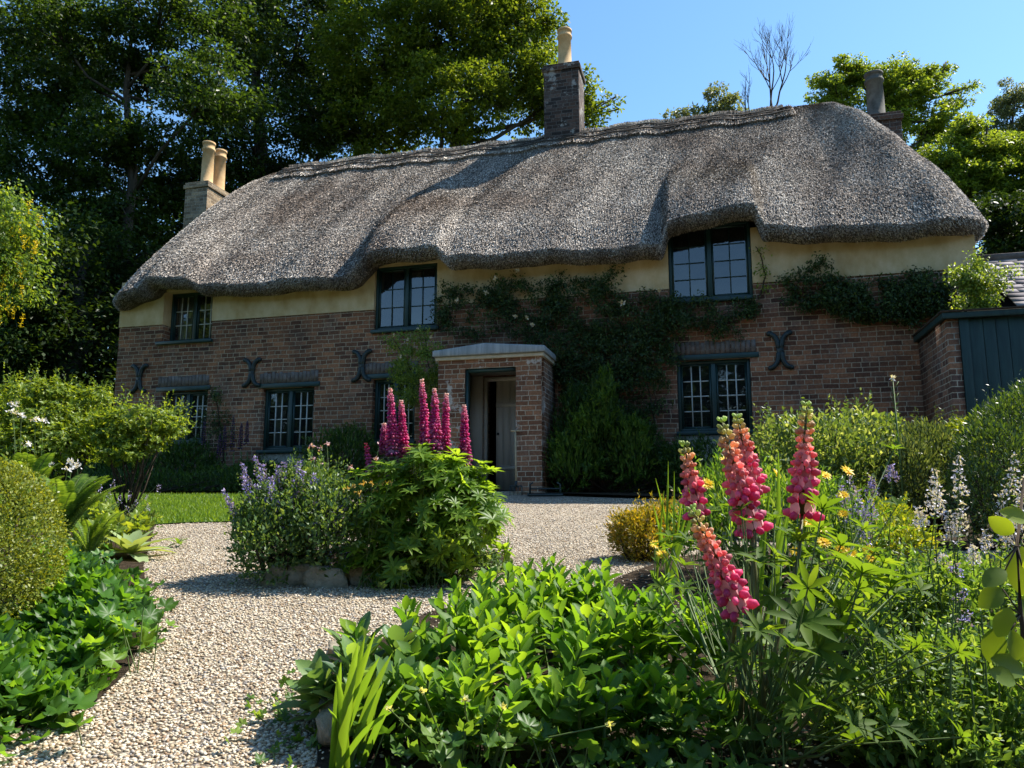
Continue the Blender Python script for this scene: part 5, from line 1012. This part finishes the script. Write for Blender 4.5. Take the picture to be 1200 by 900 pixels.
# catmint stems at right foreground
CM2 = leaf('nepeta_leaf', (.05, .10, .022), (.10, .17, .04), (.18, .26, .09), trans=.45)
def catstems(label, base, heads, Y, petal, name='catmint', L_=.12, n=110, sc=1., cat='flower'):
    t = thing(name, label, cat, base); s = Acc(); lf = Acc(); 
    for x, y, fl_ in heads:
        yy = Y+rng.uniform(-.2, .2); p = at(x, y, yy); b = onG(base[0]+(p[0]-base[0])*.55+rng.normal()*.03, base[1]+rng.normal()*.08+(yy-Y)*.5); k = np.linspace(0, 1, 8)[:, None]; pts = b+(p-b)*k+np.array([rng.normal()*.02, 0, 0])*np.sin(k*PI); s.tube(pts, np.linspace(.0035, .0018, 8), 5, cap=False)
        if fl_:
            f = Acc(); ax = unit(pts[-1]-pts[-3])
            for j in range(6):
                q = j/5; c = p-ax*q*L_*fl_; m = int(n/6*(.4+q)); f.scatter(LEAF3, c+rdir(m)*[1, 1, .5]*(.006+.018*q)*sc, rdir(m, .25), rdir(m), .0115*sc*rng.uniform(.7, 1.2, m))
            f.build('flower_spike', petal, t)
        hgt = np.linalg.norm(p-b); lv = np.arange(.06, .95, .032/hgt)
        for j, q in enumerate(lv):
            c = b+(p-b)*q+(pts[0]*0); an = (j % 2)*PI/2+rng.uniform(-.3, .3); r2 = np.array([math.cos(an), math.sin(an), 0]); z_ = .038*(1.3-q)*rng.uniform(.8, 1.3)
            for sg in (-1, 1): lf.scatter(LEAF3, c[None], r2*sg+np.array([0, 0, .35]), np.array([0, 0, 1.])+rng.normal(size=3)*.2, np.array([z_]))
    s.build('stem', STEMG, t); lf.build('foliage', CM2, t); return t
LILW = leaf('pale_lilac_petal', (.50, .48, .66), (.78, .76, .86), trans=.3, tcol=1.)
catstems('pale lilac catmint with tall upright spikes in front of the big round hedge bush', onG(at(1120, 800, 2.9)[0], 2.9), [(1095, 552, 1), (1124, 535, 1.1), (1076, 596, .5), (1110, 600, .8), (1128, 590, .9), (1100, 570, .8), (1105, 650, .3), (1140, 640, .5)], 2.9, LILW, n=130, sc=1.25)
catstems('pale lilac catmint with tall spikes cut off by the right edge', onG(at(1190, 800, 2.6)[0], 2.6), [(1190, 533, 1.1), (1172, 582, .8), (1186, 600, .6), (1200, 560, .8), (1155, 622, .5), (1175, 615, .5), (1205, 610, .8)], 2.6, LILW, n=120, sc=1.1)
catstems('violet-blue catmint behind the yellow daisies, right of the tallest lupin spike', onG(at(1000, 700, 4.2)[0], 4.2), [(997, 560, 1), (1005, 575, 1), (1012, 600, 1), (990, 590, .8), (1002, 610, 1), (1020, 585, .8), (1017, 630, 1), (1000, 640, .9), (985, 570, .6), (1022, 560, .7), (1045, 545, .6)], 4.2, VIO, n=110, sc=1.5)
catstems('tangle of leafy catmint stems filling the lower right, mostly not in flower', onG(at(1080, 880, 2.2)[0], 2.2), [(x, y, f) for x, y, f in [(1040, 690, 0), (1060, 660, 0), (1075, 700, 0), (1130, 690, .3), (1133, 715, .3), (1100, 720, 0), (1020, 730, 0), (1150, 720, 0), (1120, 760, 0), (1090, 770, 0), (1060, 780, 0), (1030, 790, 0), (1170, 790, 0), (1140, 800, 0), (1110, 820, 0), (1000, 800, 0), (1180, 840, 0), (1085, 840, 0), (1050, 840, 0), (1120, 660, .25), (1010, 680, 0), (1160, 760, 0), (1130, 850, 0), (1190, 740, 0)] + [(rng.uniform(985, 1200), rng.uniform(690, 890), 0) for _ in range(34)]], 2.2, VIO, n=40)
catstems('low leafy mound of catmint on the ground behind the lower right tangle', onG(at(1080, 740, 3.3)[0], 3.3), [(x, y, 0) for x, y in zip(rng.uniform(990, 1200, 40), rng.uniform(650, 740, 40))], 3.3, VIO)
geranium('ground-hugging small-leaved plants carpeting the soil at the bottom right', [np.array([x, y]) for x, y in zip(rng.uniform(.75, 2.1, 40), rng.uniform(1.9, 3.6, 40))], 1700, .034, h0=.03, h1=.12, mat=CM2, name='ground_cover_plant', tm=LEAF3)
geranium('dark leafy plants on the soil between the pink lupin stems', [np.array([x, y]) for x, y in zip(rng.uniform(.3, 1.1, 20), rng.uniform(2.0, 3.2, 20))], 420, .05, h0=.04, h1=.16, mat=B_MIX, name='ground_cover_plant', tm=LFW)
B_LOW = leaf('low_mint_leaf', (.05, .11, .02), (.10, .18, .04), (.2, .28, .09), trans=.45)
bush('ground_mint', 'light green small-leaved mound low on the soil below the acid yellow spurge', [lobe(1030, 690, 60, 30, 3.3, .2), lobe(1090, 700, 60, 34, 3.1, .2), lobe(1150, 700, 60, 36, 3.2, .2), lobe(1000, 720, 40, 26, 3.0, .15)], 5200, .034, B_LOW, cat='plant', shell=.1, up=.9, stem_mat=STEMG, sprig=2.5)
bush('ground_mint', 'leafy pale green mound in the lower right corner under the catmint stems', [lobe(1060, 810, 60, 44, 2.35, .16), lobe(1130, 800, 70, 50, 2.4, .18), lobe(1190, 830, 60, 60, 2.2, .16), lobe(1010, 850, 50, 40, 2.2, .14), lobe(1100, 880, 90, 40, 2.1, .12)], 6500, .032, B_LOW, cat='plant', shell=.1, up=.9, stem_mat=STEMG, sprig=2.5)
# tall dandelion-like stem
p = at(1046, 443, 6.6); hk = thing('white_flower_stem', 'single tall stem with one white flower rising above the shrubs against the brick wall', 'flower', onG(p[0]+.02, 6.6)); s = Acc(); b = onG(p[0]+.02, 6.6)
s.tube(np.array([b, (b+p)/2, p]), [.012, .01, .004], 5); 
for dx, dzz in ((.05, -.03), (-.02, -.08), (.04, -.13), (-.03, -.16)): s.tube(np.array([p+[0, 0, dzz-.08], p+[dx, 0, dzz]]), .003, 4)
s.build('stem', STEMG, hk); f = Acc(); f.scatter(LEAF3, np.repeat([p], 16, 0), rdir(16, .5), rdir(16), .035); f.build('flower_head', WH, hk)
lf = Acc(); q = rng.uniform(.5, .9, 22); lf.scatter(LFN, b+(p-b)*q[:, None], rdir(22, 1.4), rdir(22), .10*(1.3-q)); lf.build('foliage', STR, hk)
# near leaves at the right edge
NEARL = leaf('near_round_leaf', (.10, .17, .015), (.18, .26, .025), (.28, .36, .04), trans=.5, gloss=.4, tcol=1.4)
p0 = onG(1.22, 1.4); nr = thing('young_shrub', 'shrub with large rounded yellow-green leaves close to the camera at the right edge', 'shrub', p0); a = Acc(); s = Acc(); LR = T_leaf(.66, .09, .15, (0, .12, .35, .6, .82, .95, 1), (.1, .5, .95, 1, .7, .3, .03))
st1 = np.array([p0, at(1215, 820, 1.4), at(1196, 720, 1.4), at(1192, 640, 1.4), at(1200, 560, 1.4)]); s.tube(st1, [.006, .005, .004, .003, .002], 6)
for x, y, dx, dzz, sz in ((1196, 640, -.15, -1, .085), (1188, 625, -.5, .3, .05), (1178, 668, -.4, -.2, .05), (1175, 690, -.8, -.5, .055), (1183, 712, -.5, -1, .055), (1168, 735, -.35, -1, .062), (1185, 738, .1, -1, .05), (1195, 700, .3, -.6, .06), (1198, 665, .3, .4, .06), (1190, 800, -.6, .3, .05), (1200, 790, -.9, .5, .06), (1175, 658, -.6, .5, .035), (1197, 750, .2, -.9, .05), (1205, 610, -.5, .2, .05)):
    q = at(x, y, 1.4+rng.uniform(-.05, .05)); n_ = len(a.V); a.scatter(LR, q[None], np.array([dx, rng.uniform(-.4, .1), dzz]), unit(np.array([-.3, -1, .5])+rng.normal(size=3)*.45), np.array([sz])); j = np.argmin(np.linalg.norm(st1-q, axis=1)); s.tube(np.array([st1[j], q]), [.002, .0013], 4)
a.build('leaves', NEARL, nr); s.build('stem', M['twig'], nr)
